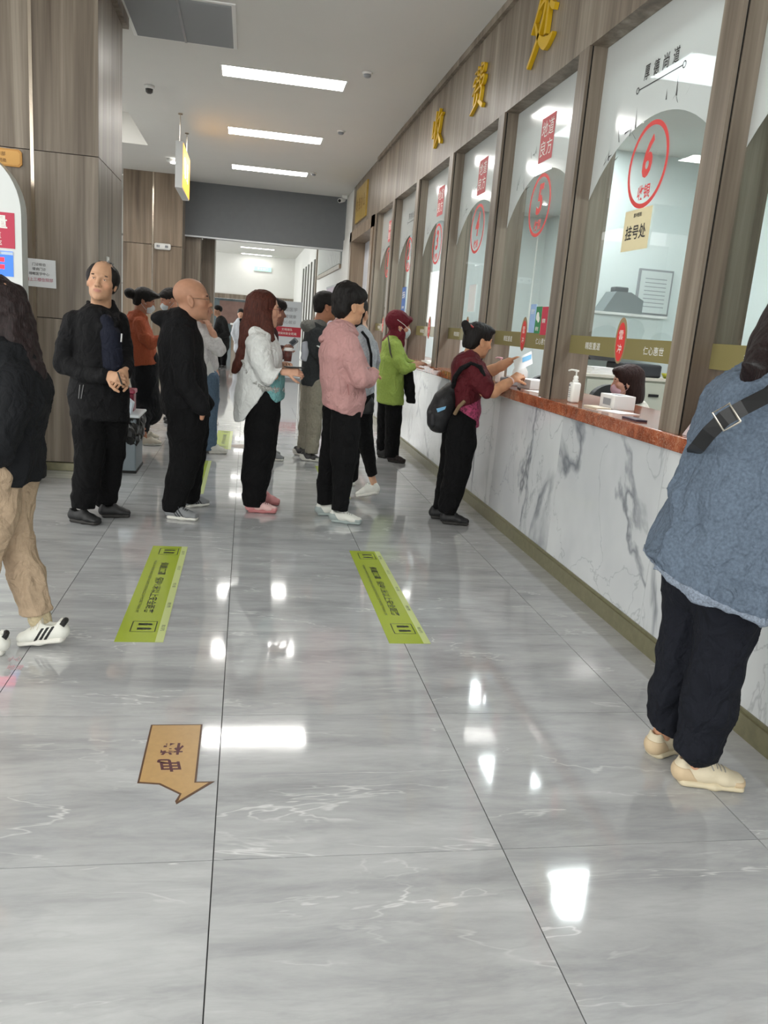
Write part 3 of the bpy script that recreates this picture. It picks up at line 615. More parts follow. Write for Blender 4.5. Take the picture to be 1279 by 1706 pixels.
# gold characters on the fascia
def brush(strokes, cy, cz, wd, hg, x=XW-0.003, th=0.03):
    mb = MB()
    for st in strokes:
        P = [np.array(q[:2], float) for q in st]; W_ = [q[2] for q in st]; pts = []; ws = []
        for i in range(len(P)-1):
            p0, p1, p2, p3 = P[max(i-1, 0)], P[i], P[i+1], P[min(i+2, len(P)-1)]
            for s in range(7):
                u = s/6
                if s == 6 and i < len(P)-2: continue
                pts.append(0.5*((2*p1)+(-p0+p2)*u+(2*p0-5*p1+4*p2-p3)*u*u+(-p0+3*p1-3*p2+p3)*u**3)); ws.append(W_[i]+(W_[i+1]-W_[i])*u)
        L, R_ = [], []
        for i, p in enumerate(pts):
            d = pts[min(i+1, len(pts)-1)]-pts[max(i-1, 0)]; d = d/(np.linalg.norm(d)+1e-9); nn = np.array([-d[1], d[0]])
            L.append(p+nn*ws[i]/2); R_.append(p-nn*ws[i]/2)
        A = [(x, cy-(q[0]-0.5)*wd, cz+(q[1]-0.5)*hg) for q in L]; B = [(x, cy-(q[0]-0.5)*wd, cz+(q[1]-0.5)*hg) for q in R_]
        n = len(A); o = [(x-th, p[1], p[2]) for p in A]+[(x-th, p[1], p[2]) for p in B]
        fs = []
        for i in range(n-1): fs += [(i, i+1, n+i+1, n+i)[::-1], (2*n+i, 2*n+i+1, 3*n+i+1, 3*n+i), (i, i+1, 2*n+i+1, 2*n+i), (n+i, 3*n+i, 3*n+i+1, n+i+1)]
        fs += [(0, 2*n, 3*n, n), (n-1, 2*n-1, 4*n-1, 3*n-1)]
        mb.add(A+B+o, fs)
    return mb
CH = {
 'shou': [[(.13, .80, .06), (.11, .50, .07), (.10, .34, .05), (.34, .46, .02)], [(.40, 1., .05), (.37, .6, .08), (.35, .0, .05)], [(.70, 1.0, .08), (.62, .8, .07), (.48, .58, .02)], [(.58, .74, .04), (.80, .76, .06), (1.0, .80, .05)], [(.86, .76, .05), (.74, .40, .08), (.58, .18, .06), (.40, .02, .02)], [(.54, .60, .03), (.72, .30, .08), (.96, .06, .14), (1.04, .02, .04)]],
 'fei': [[(.20, .90, .04), (.52, .92, .05), (.80, .94, .05), (.78, .79, .05)], [(.22, .775, .04), (.78, .79, .05)], [(.22, .78, .05), (.16, .63, .05), (.50, .655, .05), (.86, .67, .06), (.82, .53, .06), (.74, .50, .02)], [(.40, 1., .05), (.38, .66, .06), (.12, .42, .02)], [(.61, 1.02, .05), (.60, .48, .06)], [(.29, .46, .05), (.27, .16, .06)], [(.29, .45, .05), (.72, .48, .06), (.70, .16, .06)], [(.50, .38, .05), (.44, .18, .07), (.06, .0, .02)], [(.58, .19, .05), (.78, .08, .10), (.92, .0, .10)]],
 'chu': [[(.36, 1.0, .06), (.24, .76, .07), (.04, .50, .03)], [(.30, .80, .05), (.58, .84, .08), (.46, .50, .08), (.24, .22, .08), (.0, .0, .06)], [(.18, .62, .04), (.40, .34, .10), (.72, .16, .20), (1.02, .22, .03)], [(.72, 1.0, .08), (.70, .6, .09), (.68, .30, .09)], [(.72, .80, .07), (.86, .66, .10), (.98, .60, .10)]]}
for nm, cy, lb_ in (('shou', 8.93, 'leftmost gold brush-script character of the three on the wood fascia'), ('fei', 7.35, 'middle gold brush-script character of the three on the wood fascia'), ('chu', 5.78, 'rightmost gold brush-script character of the three, cut by the frame top')):
    o = brush(CH[nm], cy, 3.475, 0.46, 0.36 if nm != 'chu' else 0.42).build('gold_character', GOLD); prop(o, lb_, 'letter', 'gold characters on the fascia')
# gold plate over the doorway
t = thing('door_plaque', 'gold plaque on the wood panel above the doorway', 'plaque', (XW, 14.8, 3.49))
MB().box((XW-0.03, 14.15, 3.2), (XW-0.001, 15.5, 3.78)).build('plate', simple('brass_plate', (176, 148, 74), 0.35, 0.5, noise=0.15, nscale=6), t)
m = MB()
for k in range(4): lettering(m, '收费办公'[k], (XW-0.032, 15.28-0.3*k, 3.49), RD, UP, 0.22, bold=0.01)
m.build('lettering', simple('plate_letter', (122, 92, 40), 0.5), t)
# ------------------------------------------------------------------ things on the near pillar
t = thing('wall_plaque', 'small ochre plaque with clipped corners on the near pillar', 'plaque', (-2.0, PYF, 2.45))
def clipped(mb, x0, x1, z0, z1, y, cc, th): return mb.poly([(x0, y, z0), (x1-cc, y, z0), (x1, y, z0+cc), (x1, y, z1-cc), (x1-cc, y, z1), (x0, y, z1)], (0, -1, 0), th)
clipped(MB(), -2.2, -1.765, 2.385, 2.512, PYF-0.018, 0.02, 0.016).build('board', simple('plaque_ochre', (196, 140, 62), 0.45), t)
clipped(MB(), -2.19, -1.778, 2.396, 2.50, PYF-0.020, 0.018, 0.001).build('inner_panel', simple('plaque_ochre_light', (212, 160, 82), 0.45), t)
m = MB(); lettering(m, '门诊部', (-1.93, PYF-0.022, 2.472), (1, 0, 0), UP, 0.03); lettering(m, '收费取药处', (-1.95, PYF-0.022, 2.425), (1, 0, 0), UP, 0.028); m.build('lettering', simple('plaque_ink', (84, 50, 24), 0.6), t)
t = thing('paper_notice', 'white printed paper notice taped to the near pillar', 'notice', (-1.66, PYF, 1.6))
MB().poly([(-1.795, PYF-0.009, 1.715), (-1.795, PYF-0.009, 1.5), (-1.527, PYF-0.009, 1.495), (-1.53, PYF-0.009, 1.712)], (0, -1, 0), 0.001).build('sheet', simple('paper_white', (222, 224, 226), 0.7), t)
m = MB()
for k, s in enumerate(('门诊检验', '慢病门诊', '睡眠医学中心')): lettering(m, s, (-1.655, PYF-0.0105, 1.672-0.036*k), (1, 0, 0), UP, 0.024)
m.build('black_print', INK, t); m = MB(); lettering(m, '请上三楼住院部', (-1.655, PYF-0.0105, 1.555), (1, 0, 0), UP, 0.028); m.build('red_print', simple('notice_red', (176, 40, 84), 0.6), t)
t = thing('wall_switch', 'small white switch plate on the pillar side behind the old man', 'switch', (PXE, 7.45, 1.75)); MB().box((PXE+0.0, 7.4, 1.68), (PXE+0.012, 7.5, 1.80), bev=0.003).build('plate', PLW, t); MB().box((PXE+0.012, 7.43, 1.71), (PXE+0.016, 7.47, 1.77)).build('rocker', PLG, t)
# health check kiosk
t = thing('health_kiosk', 'white round-topped self check kiosk with red and blue panels', 'kiosk', (-2.0, 6.5, 0))
prof = []
for i in range(25):
    a = math.pi*i/24; prof.append((-1.98+0.36*math.cos(a), 1.98+0.42*math.sin(a)))
pts = [(-1.62, 6.4, 0.04)]+[(x, 6.4, z) for x, z in prof]+[(-2.34, 6.4, 0.04)]
MB().poly(pts[::-1], (0, -1, 0), 0.16).build('body', simple('kiosk_white', (214, 218, 216), 0.3), t)
def inset(mb, x0, x1, z0, z1, y): return mb.box((x0, y-0.003, z0), (x1, y, z1))
inset(MB(), -2.3, -1.665, 1.74, 1.985, 6.4).build('red_panel', simple('kiosk_red', (190, 34, 70), 0.4), t)
m = MB(); lettering(m, '自助测量', (-1.9, 6.396, 1.92), (1, 0, 0), UP, 0.095, bold=0.02); lettering(m, '身高 体重', (-1.87, 6.396, 1.83), (1, 0, 0), UP, 0.05); lettering(m, '血压 血脂 心率', (-1.91, 6.396, 1.772), (1, 0, 0), UP, 0.045); m.build('white_print', WPRINT, t)
inset(MB(), -2.3, -1.68, 1.545, 1.72, 6.4).build('screen', simple('kiosk_blue', (40, 104, 196), 0.3, emit=((40, 104, 196), 0.35)), t)
inset(MB(), -2.3, -1.68, 1.695, 1.715, 6.397).build('screen_header', simple('kiosk_pale', (190, 208, 230), 0.4), t)
for k in range(2): inset(MB(), -1.95, -1.74, 1.645-0.05*k, 1.675-0.05*k, 6.397).build('red_readout', simple('led_red', (230, 30, 40), 0.4, emit=((255, 20, 40), 1.2)), t)
m = MB(); lettering(m, '体检显示区', (-1.8, 6.393, 1.705), (1, 0, 0), UP, 0.016); m.build('screen_print', INK, t)
MB().box((-2.36, 6.1, 0), (-1.6, 6.62, 0.08), bev=0.02).build('foot_plate', PLG, t)
# ------------------------------------------------------------------ waste bin with bag, and what stands on it
t = thing('waste_bin', 'grey waste bin with a black bag folded over its rim', 'bin', (-1.06, 7.3, 0))
bw = (-1.12, -0.90, 7.06, 7.52)
MB().box((bw[0], bw[2], 0.012), (bw[1], bw[3], 0.47), bev=0.012).build('body', simple('bin_grey', (112, 122, 128), 0.45), t)
MB().box((bw[0]-0.006, bw[2]-0.006, 0), (bw[1]+0.006, bw[3]+0.006, 0.022), bev=0.005).build('base', BLACK, t)
rr = random.Random(4); vs = []; fs = []; segs = 48; rows = 9
for i in range(rows):
    for j in range(segs):
        a = 2*math.pi*j/segs; q = max(abs(math.cos(a)), abs(math.sin(a))); ex = 0.145/q*(1 if q else 1); ox = math.cos(a)*min(1/q, 1.25)*0.145; oy = math.sin(a)*min(1/q, 1.25)*0.262
        wv = 1+0.07*math.sin(a*9+i)+0.05*rr.uniform(-1, 1)+0.10*math.sin(math.pi*i/(rows-1)); z = 0.485-0.028*i-(0.02*math.sin(a*5)+0.014*rr.uniform(-1, 1) if i else 0)
        vs.append((-1.01+ox*wv*.84, 7.29+oy*wv*.92, z))
for i in range(rows-1):
    for j in range(segs): fs.append((i*segs+j, (i+1)*segs+j, (i+1)*segs+(j+1) % segs, i*segs+(j+1) % segs))
mesh_ob('bag', vs, fs, simple('bag_black', (16, 16, 17), 0.28), t)
MB().box((bw[0]-0.03, bw[2]-0.03, 0.482), (bw[1]+0.03, bw[3]+0.03, 0.505), bev=0.01).build('rim_tray', simple('tray_white', (206, 212, 216), 0.35), t)
t = thing('red_case', 'dark red plastic case standing on the waste bin tray', 'box', (-1.0, 7.3, 0.505))
MB().box((-1.1, 7.28, 0.506), (-0.95, 7.44, 0.66), bev=0.01).build('body', simple('case_red', (128, 26, 52), 0.35), t); MB().box((-1.11, 7.27, 0.66), (-0.94, 7.45, 0.70), bev=0.01).build('lid', simple('case_red_lid', (150, 40, 68), 0.35), t)
t = thing('thermometer_gauge', 'white desk gauge with grey display on the bin tray', 'device', (-1.02, 7.14, 0.505))
MB().poly([(-1.12, 7.06, 0.507), (-0.95, 7.06, 0.507), (-0.93, 7.06, 0.60), (-1.0, 7.06, 0.66), (-1.1, 7.06, 0.63)], (0, -1, 0), 0.14).build('body', simple('gauge_white', (196, 208, 220), 0.35), t)
MB().poly([(-1.075, 7.055, 0.605), (-0.965, 7.055, 0.58), (-0.985, 7.055, 0.635), (-1.08, 7.055, 0.645)], (0, -1, 0), 0.004).build('display', simple('gauge_screen', (86, 104, 108), 0.2), t)
# ------------------------------------------------------------------ floor stickers
SG = simple('sticker_green', (158, 174, 62), 0.22); SGL = simple('sticker_pale', (196, 206, 142), 0.22); SINK = simple('sticker_ink', (34, 40, 22), 0.4)
def queue_sticker(x0, x1, y0, y1, label, detail=True):
    t = thing('floor_sticker', label, 'floor sticker', ((x0+x1)/2, (y0+y1)/2, 0), 'yellow-green queue stickers on the floor')
    MB().box((x0, y0, 0.0004), (x1, y1, 0.0014)).build('strip', SG, t); w_ = x1-x0; L = y1-y0; z = 0.0018
    MB().box((x1-w_*0.17, y0, 0.0014), (x1, y1, 0.0016)).build('pale_edge', SGL, t)
    m = MB(); R_, U_ = (0, -1, 0), (1, 0, 0); cx = x0+w_*0.5; cy = (y0+y1)/2
    lettering(m, '佩戴口罩', (cx, cy+L*0.20, z), R_, U_, w_*0.22, width=L*0.15, bold=0.015); lettering(m, '保持1米以上安全距离', (cx, cy-L*0.085, z), R_, U_, w_*0.22, width=L*0.36, bold=0.015)
    if detail:
        lettering(m, 'WEAR A MASK AND KEEP A SAFE DISTANCE OF MORE THAN 1M', (x0+w_*0.24, cy+L*0.02, z), R_, U_, w_*0.075, width=L*0.56)
        for k, s in enumerate(('挂号', '问诊', '检查', '缴费', '取药')): lettering(m, s, (x1-w_*0.085, y1-L*(0.09+0.2*k), z), R_, U_, w_*0.085, width=L*0.05)
    prop(m.build('print', SINK, t), kind='stuff')
    for yy in (y0+L*0.12, y1-L*0.075):
        m = MB()
        for s in (-1, 1):
            m.box((cx-w_*0.26, yy+s*L*0.042-0.002, z-0.0002), (cx+w_*0.26, yy+s*L*0.042+0.002, z)); m.box((cx+s*w_*0.26-0.002, yy-L*0.042, z-0.0002), (cx+s*w_*0.26+0.002, yy+L*0.042, z))
        for s in (-1, 1): m.box((cx-w_*0.13, yy+s*L*0.018-0.012, z-0.0002), (cx+w_*0.07, yy+s*L*0.018+0.012, z)); ring(m, (cx+w_*0.12, yy+s*L*0.018, z), (1, 0, 0), (0, 1, 0), 0.012, 0.0119, 0, 12)
        prop(m.build('pictogram', SINK, t), kind='stuff')
queue_sticker(-0.51, -0.305, 3.34, 4.83, 'yellow-green queue sticker on the floor left of centre, in front of the old man')
queue_sticker(0.695, 0.89, 3.35, 4.85, 'yellow-green queue sticker on the floor in front of the pink hoodie')
queue_sticker(-0.47, -0.29, 6.35, 7.85, 'yellow-green queue sticker half hidden behind the bald man', False)
queue_sticker(0.72, 0.90, 6.4, 7.85, 'yellow-green queue sticker behind the feet of the pink hoodie woman', False)
queue_sticker(-0.30, -0.12, 8.6, 10.0, 'far yellow-green queue sticker beyond the wide blue jeans', False)
t = thing('arrow_sticker', 'tan bent arrow floor sticker with dark characters', 'floor sticker', (-0.18, 2.4, 0))
ap = [(-0.275, 2.61), (-0.10, 2.61), (-0.10, 2.25), (-0.045, 2.25), (-0.15, 2.135), (-0.155, 2.15), (-0.145, 2.185), (-0.21, 2.24), (-0.275, 2.25)]
MB().poly([(x, y, 0.0014) for x, y in ap][::-1], (0, 0, 1), 0.001).build('outline', simple('arrow_edge', (84, 56, 34), 0.35), t)
cx = sum(p[0] for p in ap)/9; 
ip = [(-0.269, 2.604), (-0.106, 2.604), (-0.106, 2.244), (-0.063, 2.243), (-0.148, 2.148), (-0.146, 2.15), (-0.139, 2.188), (-0.207, 2.246), (-0.269, 2.256)]
MB().poly([(x, y, 0.0018) for x, y in ip][::-1], (0, 0, 1), 0.0003).build('face', simple('arrow_tan', (176, 142, 92), 0.3, noise=0.05), t)
m = MB(); lettering(m, '电', (-0.19, 2.345, 0.0021), (-1, 0, 0), (0, -1, 0), 0.075, bold=0.02, shear=-0.2); lettering(m, '梯', (-0.19, 2.445, 0.0021), (-1, 0, 0), (0, -1, 0), 0.075, bold=0.02); m.build('lettering', simple('arrow_ink', (78, 36, 44), 0.4), t)
t = thing('floor_decal', 'faded small pink print on the floor tile at the left edge', 'floor sticker', tuple(PG(25, 1105)))
m = MB(); q = PG(25, 1098); lettering(m, '小心', (q[0], q[1], 0.0012), (1, 0, 0), (0, 1, 0), 0.045, width=0.05); q = PG(25, 1112); lettering(m, '地滑', (q[0], q[1], 0.0012), (1, 0, 0), (0, 1, 0), 0.045, width=0.06); m.build('print', simple('pink_print', (214, 168, 176), 0.4), t)
t = thing('round_decal', 'worn brown round sticker on the floor beyond the blue jeans', 'floor sticker', (0.02, 8.85, 0))
m = MB(); ring(m, (0.0, 8.85, 0.0012), (1, 0, 0), (0, 1, 0), 0.13, 0.1299, 0, 24); m.build('disc', simple('round_decal', (150, 138, 128), 0.4, noise=0.2, nscale=30), t)
# ------------------------------------------------------------------ on the counter
ZT = 1.04
def sanitizer(x, y, rz, label, pink=False):
    t = thing('sanitizer_bottle', label, 'pump bottle', (x, y, ZT), 'hand sanitizer bottles on the counter')
    B_ = simple('bottle_white', (226, 226, 220), 0.3); P_ = simple('pump_pink', (220, 170, 180), 0.35) if pink else B_
    m = MB(); m.box((x-0.028, y-0.037, ZT), (x+0.028, y+0.037, ZT+0.125), bev=0.013, rz=rz); m.build('body', B_, t, True)
    MB().lathe((x, y, ZT+0.124), [(0.017, 0), (0.018, 0.012), (0.013, 0.018), (0.016, 0.026), (0.012, 0.04)], 16).build('collar', P_, t, True)
    m = MB(); m.tube([(x, y, ZT+0.155), (x, y, ZT+0.192)], 0.005, 8).box((x-0.01, y-0.014, ZT+0.188), (x+0.01, y+0.014, ZT+0.2), bev=0.003); m.tube([(x, y, ZT+0.196), (x-0.02, y+0.035, ZT+0.197), (x-0.03, y+0.055, ZT+0.19)], 0.0055, 8); m.build('pump', P_, t, True)
    m = MB(); 
    for k in range(5): quad(m, (x-0.0292, y+0.004, ZT+0.035+0.012*k), RD, UP, 0.03+0.008*(k % 2), 0.003)
    quad(m, (x-0.0292, y+0.012, ZT+0.105), RD, UP, 0.02, 0.012); m.build('label_print', simple('label_grey', (120, 120, 130), 0.5), t)
sanitizer(2.0, 4.70, 0, 'white sanitizer pump bottle beside the tissue box at window six')
sanitizer(1.975, 6.98, 0, 'white sanitizer pump bottle left of the backpack woman')
sanitizer(2.0, 6.22, 0, 'pump bottle with pinkish pump half hidden behind the raised arms', True)
def box_thing(name, label, cat, lo, hi, mat, rz=0, bev=0.004, part='body', extra=None):
    t = thing(name, label, cat, ((lo[0]+hi[0])/2, (lo[1]+hi[1])/2, lo[2])); MB().box(lo, hi, bev=bev, rz=rz).build(part, mat, t)
    if extra: extra(t)
    return t
CARD = simple('card_white', (222, 222, 220), 0.6)
def tis(t): MB().box((2.15, 4.41, ZT+0.082), (2.2, 4.49, ZT+0.084)).build('slot', PLG, t); quad(MB(), (2.108, 4.46, ZT+0.04), RD, UP, 0.1, 0.04).build('print', PLG, t)
box_thing('tissue_box', 'white tissue box on the counter beside the cashier', 'box', (2.11, 4.36, ZT), (2.24, 4.56, ZT+0.082), CARD, extra=tis)
t = thing('paper_sheet', 'white paper sheet lying in front of the tissue box', 'paper', (2.06, 4.2, ZT)); MB().box((1.99, 4.10, ZT+0.0005), (2.13, 4.30, ZT+0.004), rz=0.25).build('sheet', simple('paper_white2', (228, 228, 226), 0.7), t)
t = thing('paper_pad', 'cream note pad lying left of the paper sheet', 'paper', (2.03, 4.42, ZT)); MB().box((1.99, 4.34, ZT+0.0005), (2.08, 4.50, ZT+0.008), rz=0.1).build('pad', simple('pad_cream', (214, 206, 184), 0.7), t)
t = thing('counter_card', 'small dark card at the counter edge below the binder', 'card', (1.97, 3.82, ZT)); MB().box((1.94, 3.74, ZT+0.0005), (2.0, 3.90, ZT+0.01)).build('card', simple('card_dark', (58, 48, 62), 0.5), t)
t = thing('file_binder', 'black upright file binder behind window six', 'binder', (2.33, 4.0, ZT)); MB().box((2.30, 3.78, ZT), (2.36, 4.09, ZT+0.2), bev=0.004).build('cover', simple('binder_black', (32, 33, 36), 0.45), t); MB().box((2.297, 4.03, ZT+0.10), (2.30, 4.08, ZT+0.18)).build('spine_label', CARD, t)
t = thing('paper_box', 'white carton on the counter at window five', 'box', (2.1, 5.75, ZT)); MB().box((2.04, 5.64, ZT), (2.2, 5.86, ZT+0.07), bev=0.004, rz=0.1).build('carton', CARD, t); quad(MB(), (2.035, 5.76, ZT+0.035), RD, UP, 0.08, 0.03).build('print', PLG, t)
t = thing('paper_form', 'white form lying flat beside the carton at window five', 'paper', (2.08, 5.45, ZT)); MB().box((1.99, 5.33, ZT+0.0005), (2.18, 5.55, ZT+0.003), rz=0.2).build('sheet', simple('paper_white2', (228, 228, 226), 0.7), t)
t = thing('ballpoint_pen', 'black pen lying on the counter near the carton', 'pen', (1.96, 5.62, ZT)); MB().tube([(1.95, 5.55, ZT+0.005), (1.99, 5.72, ZT+0.005)], 0.005, 8).build('barrel', BLACK, t); MB().tube([(1.99, 5.72, ZT+0.005), (1.992, 5.73, ZT+0.005)], [0.005, 0.001], 8).build('tip', STEEL, t)
t = thing('card_terminal', 'grey payment terminal under the raised forearm', 'terminal', (2.02, 5.98, ZT)); MB().box((1.96, 5.93, ZT), (2.06, 6.05, ZT+0.06), bev=0.01, rz=0.4).build('body', PLG, t); MB().box((1.975, 5.95, ZT+0.06), (2.045, 6.0, ZT+0.063), rz=0.4).build('screen', BLACK, t)
t = thing('white_cup', 'white rounded dispenser cup behind the raised hands', 'cup', (2.12, 6.08, ZT)); MB().lathe((2.12, 6.08, ZT), [(0.05, 0), (0.062, 0.05), (0.058, 0.11), (0.035, 0.15), (0.012, 0.16)], 20).build('shell', PLW, t, True); MB().lathe((2.12, 6.08, ZT+0.16), [(0.012, 0), (0.01, 0.012)], 10).build('knob', PLW, t)
t = thing('white_stand', 'white upright board behind the counter at window three', 'board', (2.2, 8.75, ZT)); MB().box((2.24, 8.45, ZT), (2.26, 8.85, ZT+0.30)).build('board', CARD, t); MB().box((2.2, 8.5, ZT), (2.3, 8.8, ZT+0.06), bev=0.005).build('foot', CARD, t)
t = thing('paper_stack', 'loose white papers on the counter beside the green coat', 'paper', (2.02, 8.7, ZT))
for k in range(4): MB().box((1.93+0.01*k, 8.55+0.02*k, ZT+0.0005+0.009*k), (2.12+0.012*k, 8.8+0.02*k, ZT+0.009+0.009*k), rz=0.15*k).build('sheet', CARD, t)
t = thing('leaning_folder', 'pale pink folder leaning at the post beside the denim shirt', 'folder', (1.96, 2.95, ZT)); MB().poly([(1.93, 3.28, ZT+0.001), (1.93, 2.95, ZT+0.001), (1.99, 2.95, ZT+0.24), (1.99, 3.14, ZT+0.24)], (-1, 0, 0.2), 0.006).build('cover', simple('folder_pink', (206, 190, 190), 0.5), t)
# cards stuck on the glass
def glass_card(name, label, yc, zc, w_, h_, rgb, txt=None, ink=None, tsize=0.05):
    t = thing(name, label, 'sign', (XG, yc, zc-h_/2)); MB().box((XG-0.012, yc-w_/2, zc-h_/2), (XG-0.009, yc+w_/2, zc+h_/2)).build('card', simple(name+str(rgb[0]), rgb, 0.5), t)
    if txt:
        for s, dy, dz, sz in txt: lettering(MB(), s, (XG-0.0135, yc-dy, zc+dz), RD, UP, sz, bold=0.015).build('print', ink or INK, t)
    return t
glass_card('registration_card', 'cream card below the big red 6 on the glass', 4.21, 2.012, 0.30, 0.21, (226, 214, 172), [('雲冲医院', 0, 0.075, 0.022), ('挂号处', 0, -0.012, 0.075)])
glass_card('payment_card', 'pale blue payment card on the window five glass', 5.66, 1.545, 0.11, 0.20, (150, 182, 224), [('支付', 0, 0.05, 0.035)], WPRINT)
t = glass_card('payment_card', 'green payment card between the blue and red ones', 5.54, 1.535, 0.11, 0.185, (38, 130, 76), [('微信', 0, -0.06, 0.03)], WPRINT)
m = MB(); ring(m, (XG-0.0135, 5.55, 1.56), RD, UP, 0.03, 0.0299, 0, 20); ring(m, (XG-0.014, 5.525, 1.54), RD, UP, 0.022, 0.0219, 0, 20); m.build('bubble_mark', WPRINT, t)
glass_card('payment_card', 'crimson payment card beside the window post', 5.42, 1.53, 0.11, 0.19, (190, 36, 66), [('银联', 0, 0.0, 0.03)], WPRINT)
glass_card('blue_notice', 'blue upright notice on the window two glass', 10.72, 1.70, 0.24, 0.46, (40, 92, 168), [('扫码', 0, 0.13, 0.09), ('支付缴费', 0, -0.03, 0.035), ('挂号查询', 0, -0.09, 0.035), ('医保', 0, -0.15, 0.04)], WPRINT)
glass_card('window_sticker', 'small white card with a red strip on the nearest pane', 2.80, 1.80, 0.14, 0.11, (220, 222, 220), [('刷', 0.02, 0.015, 0.04)], simple('card_green_ink', (90, 120, 100), 0.5))
glass_card('paper_on_glass', 'blank white paper stuck on the window four glass', 7.35, 1.72, 0.22, 0.24, (216, 218, 216))
# ------------------------------------------------------------------ office furniture seen through the panes
BEIGE = simple('cabinet_beige', (186, 188, 172), 0.5)
t = thing('filing_cabinet', 'low beige filing cabinet behind the cashier', 'cabinet', (3.6, 7.4, 0))
MB().box((3.15, 7.2, 0), (4.1, 7.75, 1.10), bev=0.005).build('body', BEIGE, t); MB().box((3.12, 7.17, 1.10), (4.13, 7.78, 1.125)).build('top', simple('cabinet_top', (206, 200, 186), 0.5), t)
for k in range(2):
    d = MB().box((3.17+0.47*k, 7.185, 0.55), (3.61+0.47*k, 7.2, 1.08), bev=0.003).build('door', BEIGE, t); MB().box((3.34+0.47*k, 7.17, 0.95), (3.44+0.47*k, 7.186, 0.975)).build('handle', BLACK, d)
t = thing('desk_printer', 'dark printer on top of the filing cabinet', 'printer', (3.75, 7.45, 1.125)); MB().box((3.55, 7.25, 1.126), (3.95, 7.65, 1.25), bev=0.02).build('body', simple('printer_dark', (42, 44, 48), 0.4), t); MB().poly([(3.6, 7.62, 1.25), (3.6, 7.45, 1.25), (3.6, 7.68, 1.36)], (-1, 0, 0), -0.3).build('paper_tray', BLACK, t)
t = thing('paper_pile', 'pile of printed papers on the filing cabinet edge', 'paper', (3.3, 7.4, 1.125)); 
for k in range(3): MB().box((3.22, 7.25, 1.126+0.022*k), (3.45, 7.5, 1.147+0.022*k), rz=0.1*k).build('bundle', CARD, t)
t = thing('yellow_dish', 'small yellow-green dish at the cabinet corner', 'dish', (4.0, 7.4, 1.125)); MB().lathe((4.05, 7.3, 1.126), [(0.04, 0), (0.07, 0.05), (0.065, 0.05), (0.035, 0.01)], 16).build('bowl', simple('dish_yellow', (180, 178, 60), 0.5), t, True); MB().lathe((4.05, 7.3, 1.136), [(0.05, 0), (0.05, 0.025)], 12).build('filling', simple('dish_green', (110, 130, 60), 0.7), t)
sh_ = thing('wall_shelf', 'white wall cabinet behind the glass carrying a grey machine', 'shelf', (3.6, 8.0, 1.3))
MB().box((3.32, 7.75, 1.3), (4.15, 8.1, 1.70)).build('carcass', simple('shelf_white', (206, 214, 212), 0.5), sh_); MB().box((3.30, 7.72, 1.70), (4.17, 8.1, 1.725)).build('top_board', PLW, sh_)
t = thing('counting_machine', 'grey banknote counting machine on the wall cabinet', 'machine', (3.75, 7.9, 1.725)); MB().poly([(3.5, 7.78, 1.726), (3.92, 7.78, 1.726), (3.92, 7.78, 1.86), (3.78, 7.78, 1.93), (3.62, 7.78, 1.93)], (0, -1, 0), 0.25).build('body', simple('machine_grey', (112, 120, 122), 0.4), t); MB().box((3.64, 7.85, 1.93), (3.78, 7.98, 1.98), bev=0.01).build('hopper', simple('machine_dark', (70, 76, 80), 0.4), t)
t = thing('wall_certificate', 'pale framed document on the office wall', 'document', (4.1, 8.05, 1.75)); MB().box((3.98, 8.07, 1.74), (4.36, 8.098, 2.2)).build('frame', PLG, t); MB().box((4.0, 8.062, 1.76), (4.34, 8.07, 2.18)).build('sheet', simple('doc_sheet', (200, 206, 204), 0.6), t); m = MB()
for k in range(8): m.box((4.05, 8.0605, 1.82+0.04*k), (4.29, 8.062, 1.828+0.04*k))
m.build('print', PLG, t)
def office_chair(x, y, label, rz=0.0):
    t = thing('office_chair', label, 'chair', (x, y, 0), 'black office chairs'); F = simple('chair_black', (26, 27, 29), 0.6)
    MB().box((x-0.23, y-0.22, 0.45), (x+0.23, y+0.22, 0.53), bev=0.03, rz=rz, c=(x, y)).build('seat', F, t, True)
    pts = []
    for i in range(17):
        a = math.pi*i/16; pts.append((x+0.22*math.cos(a), y-0.24, 0.93+0.15*math.sin(a)))
    m = MB().poly([(x-0.22, y-0.24, 0.62)]+[(x+0.22, y-0.24, 0.62)]+pts, (0, -1, 0), 0.05); ca, sa = math.cos(rz), math.sin(rz); m.v = [(x+(p[0]-x)*ca-(p[1]-y)*sa, y+(p[0]-x)*sa+(p[1]-y)*ca, p[2]) for p in m.v]; m.build('backrest', F, t)
    MB().tube([(x, y, 0.06), (x, y, 0.46)], 0.03, 10).build('column', BLACK, t); m = MB()
    for k in range(5): a = k*1.2566; m.tube([(x, y, 0.08), (x+0.28*math.cos(a), y+0.28*math.sin(a), 0.04)], 0.02, 6)
    m.build('base', BLACK, t)
    MB().tube([(x+0.24*math.sin(rz)*1.0, y-0.24*math.cos(rz), 0.5), (x+0.27*math.sin(rz), y-0.27*math.cos(rz), 0.7)], 0.02, 6).build('back_bar', BLACK, t)
office_chair(3.0, 6.62, 'black office chair with rounded back left of the cashier', 0.25)
office_chair(2.78, 7.55, 'black office chair behind the held paper at window five', 0.25)
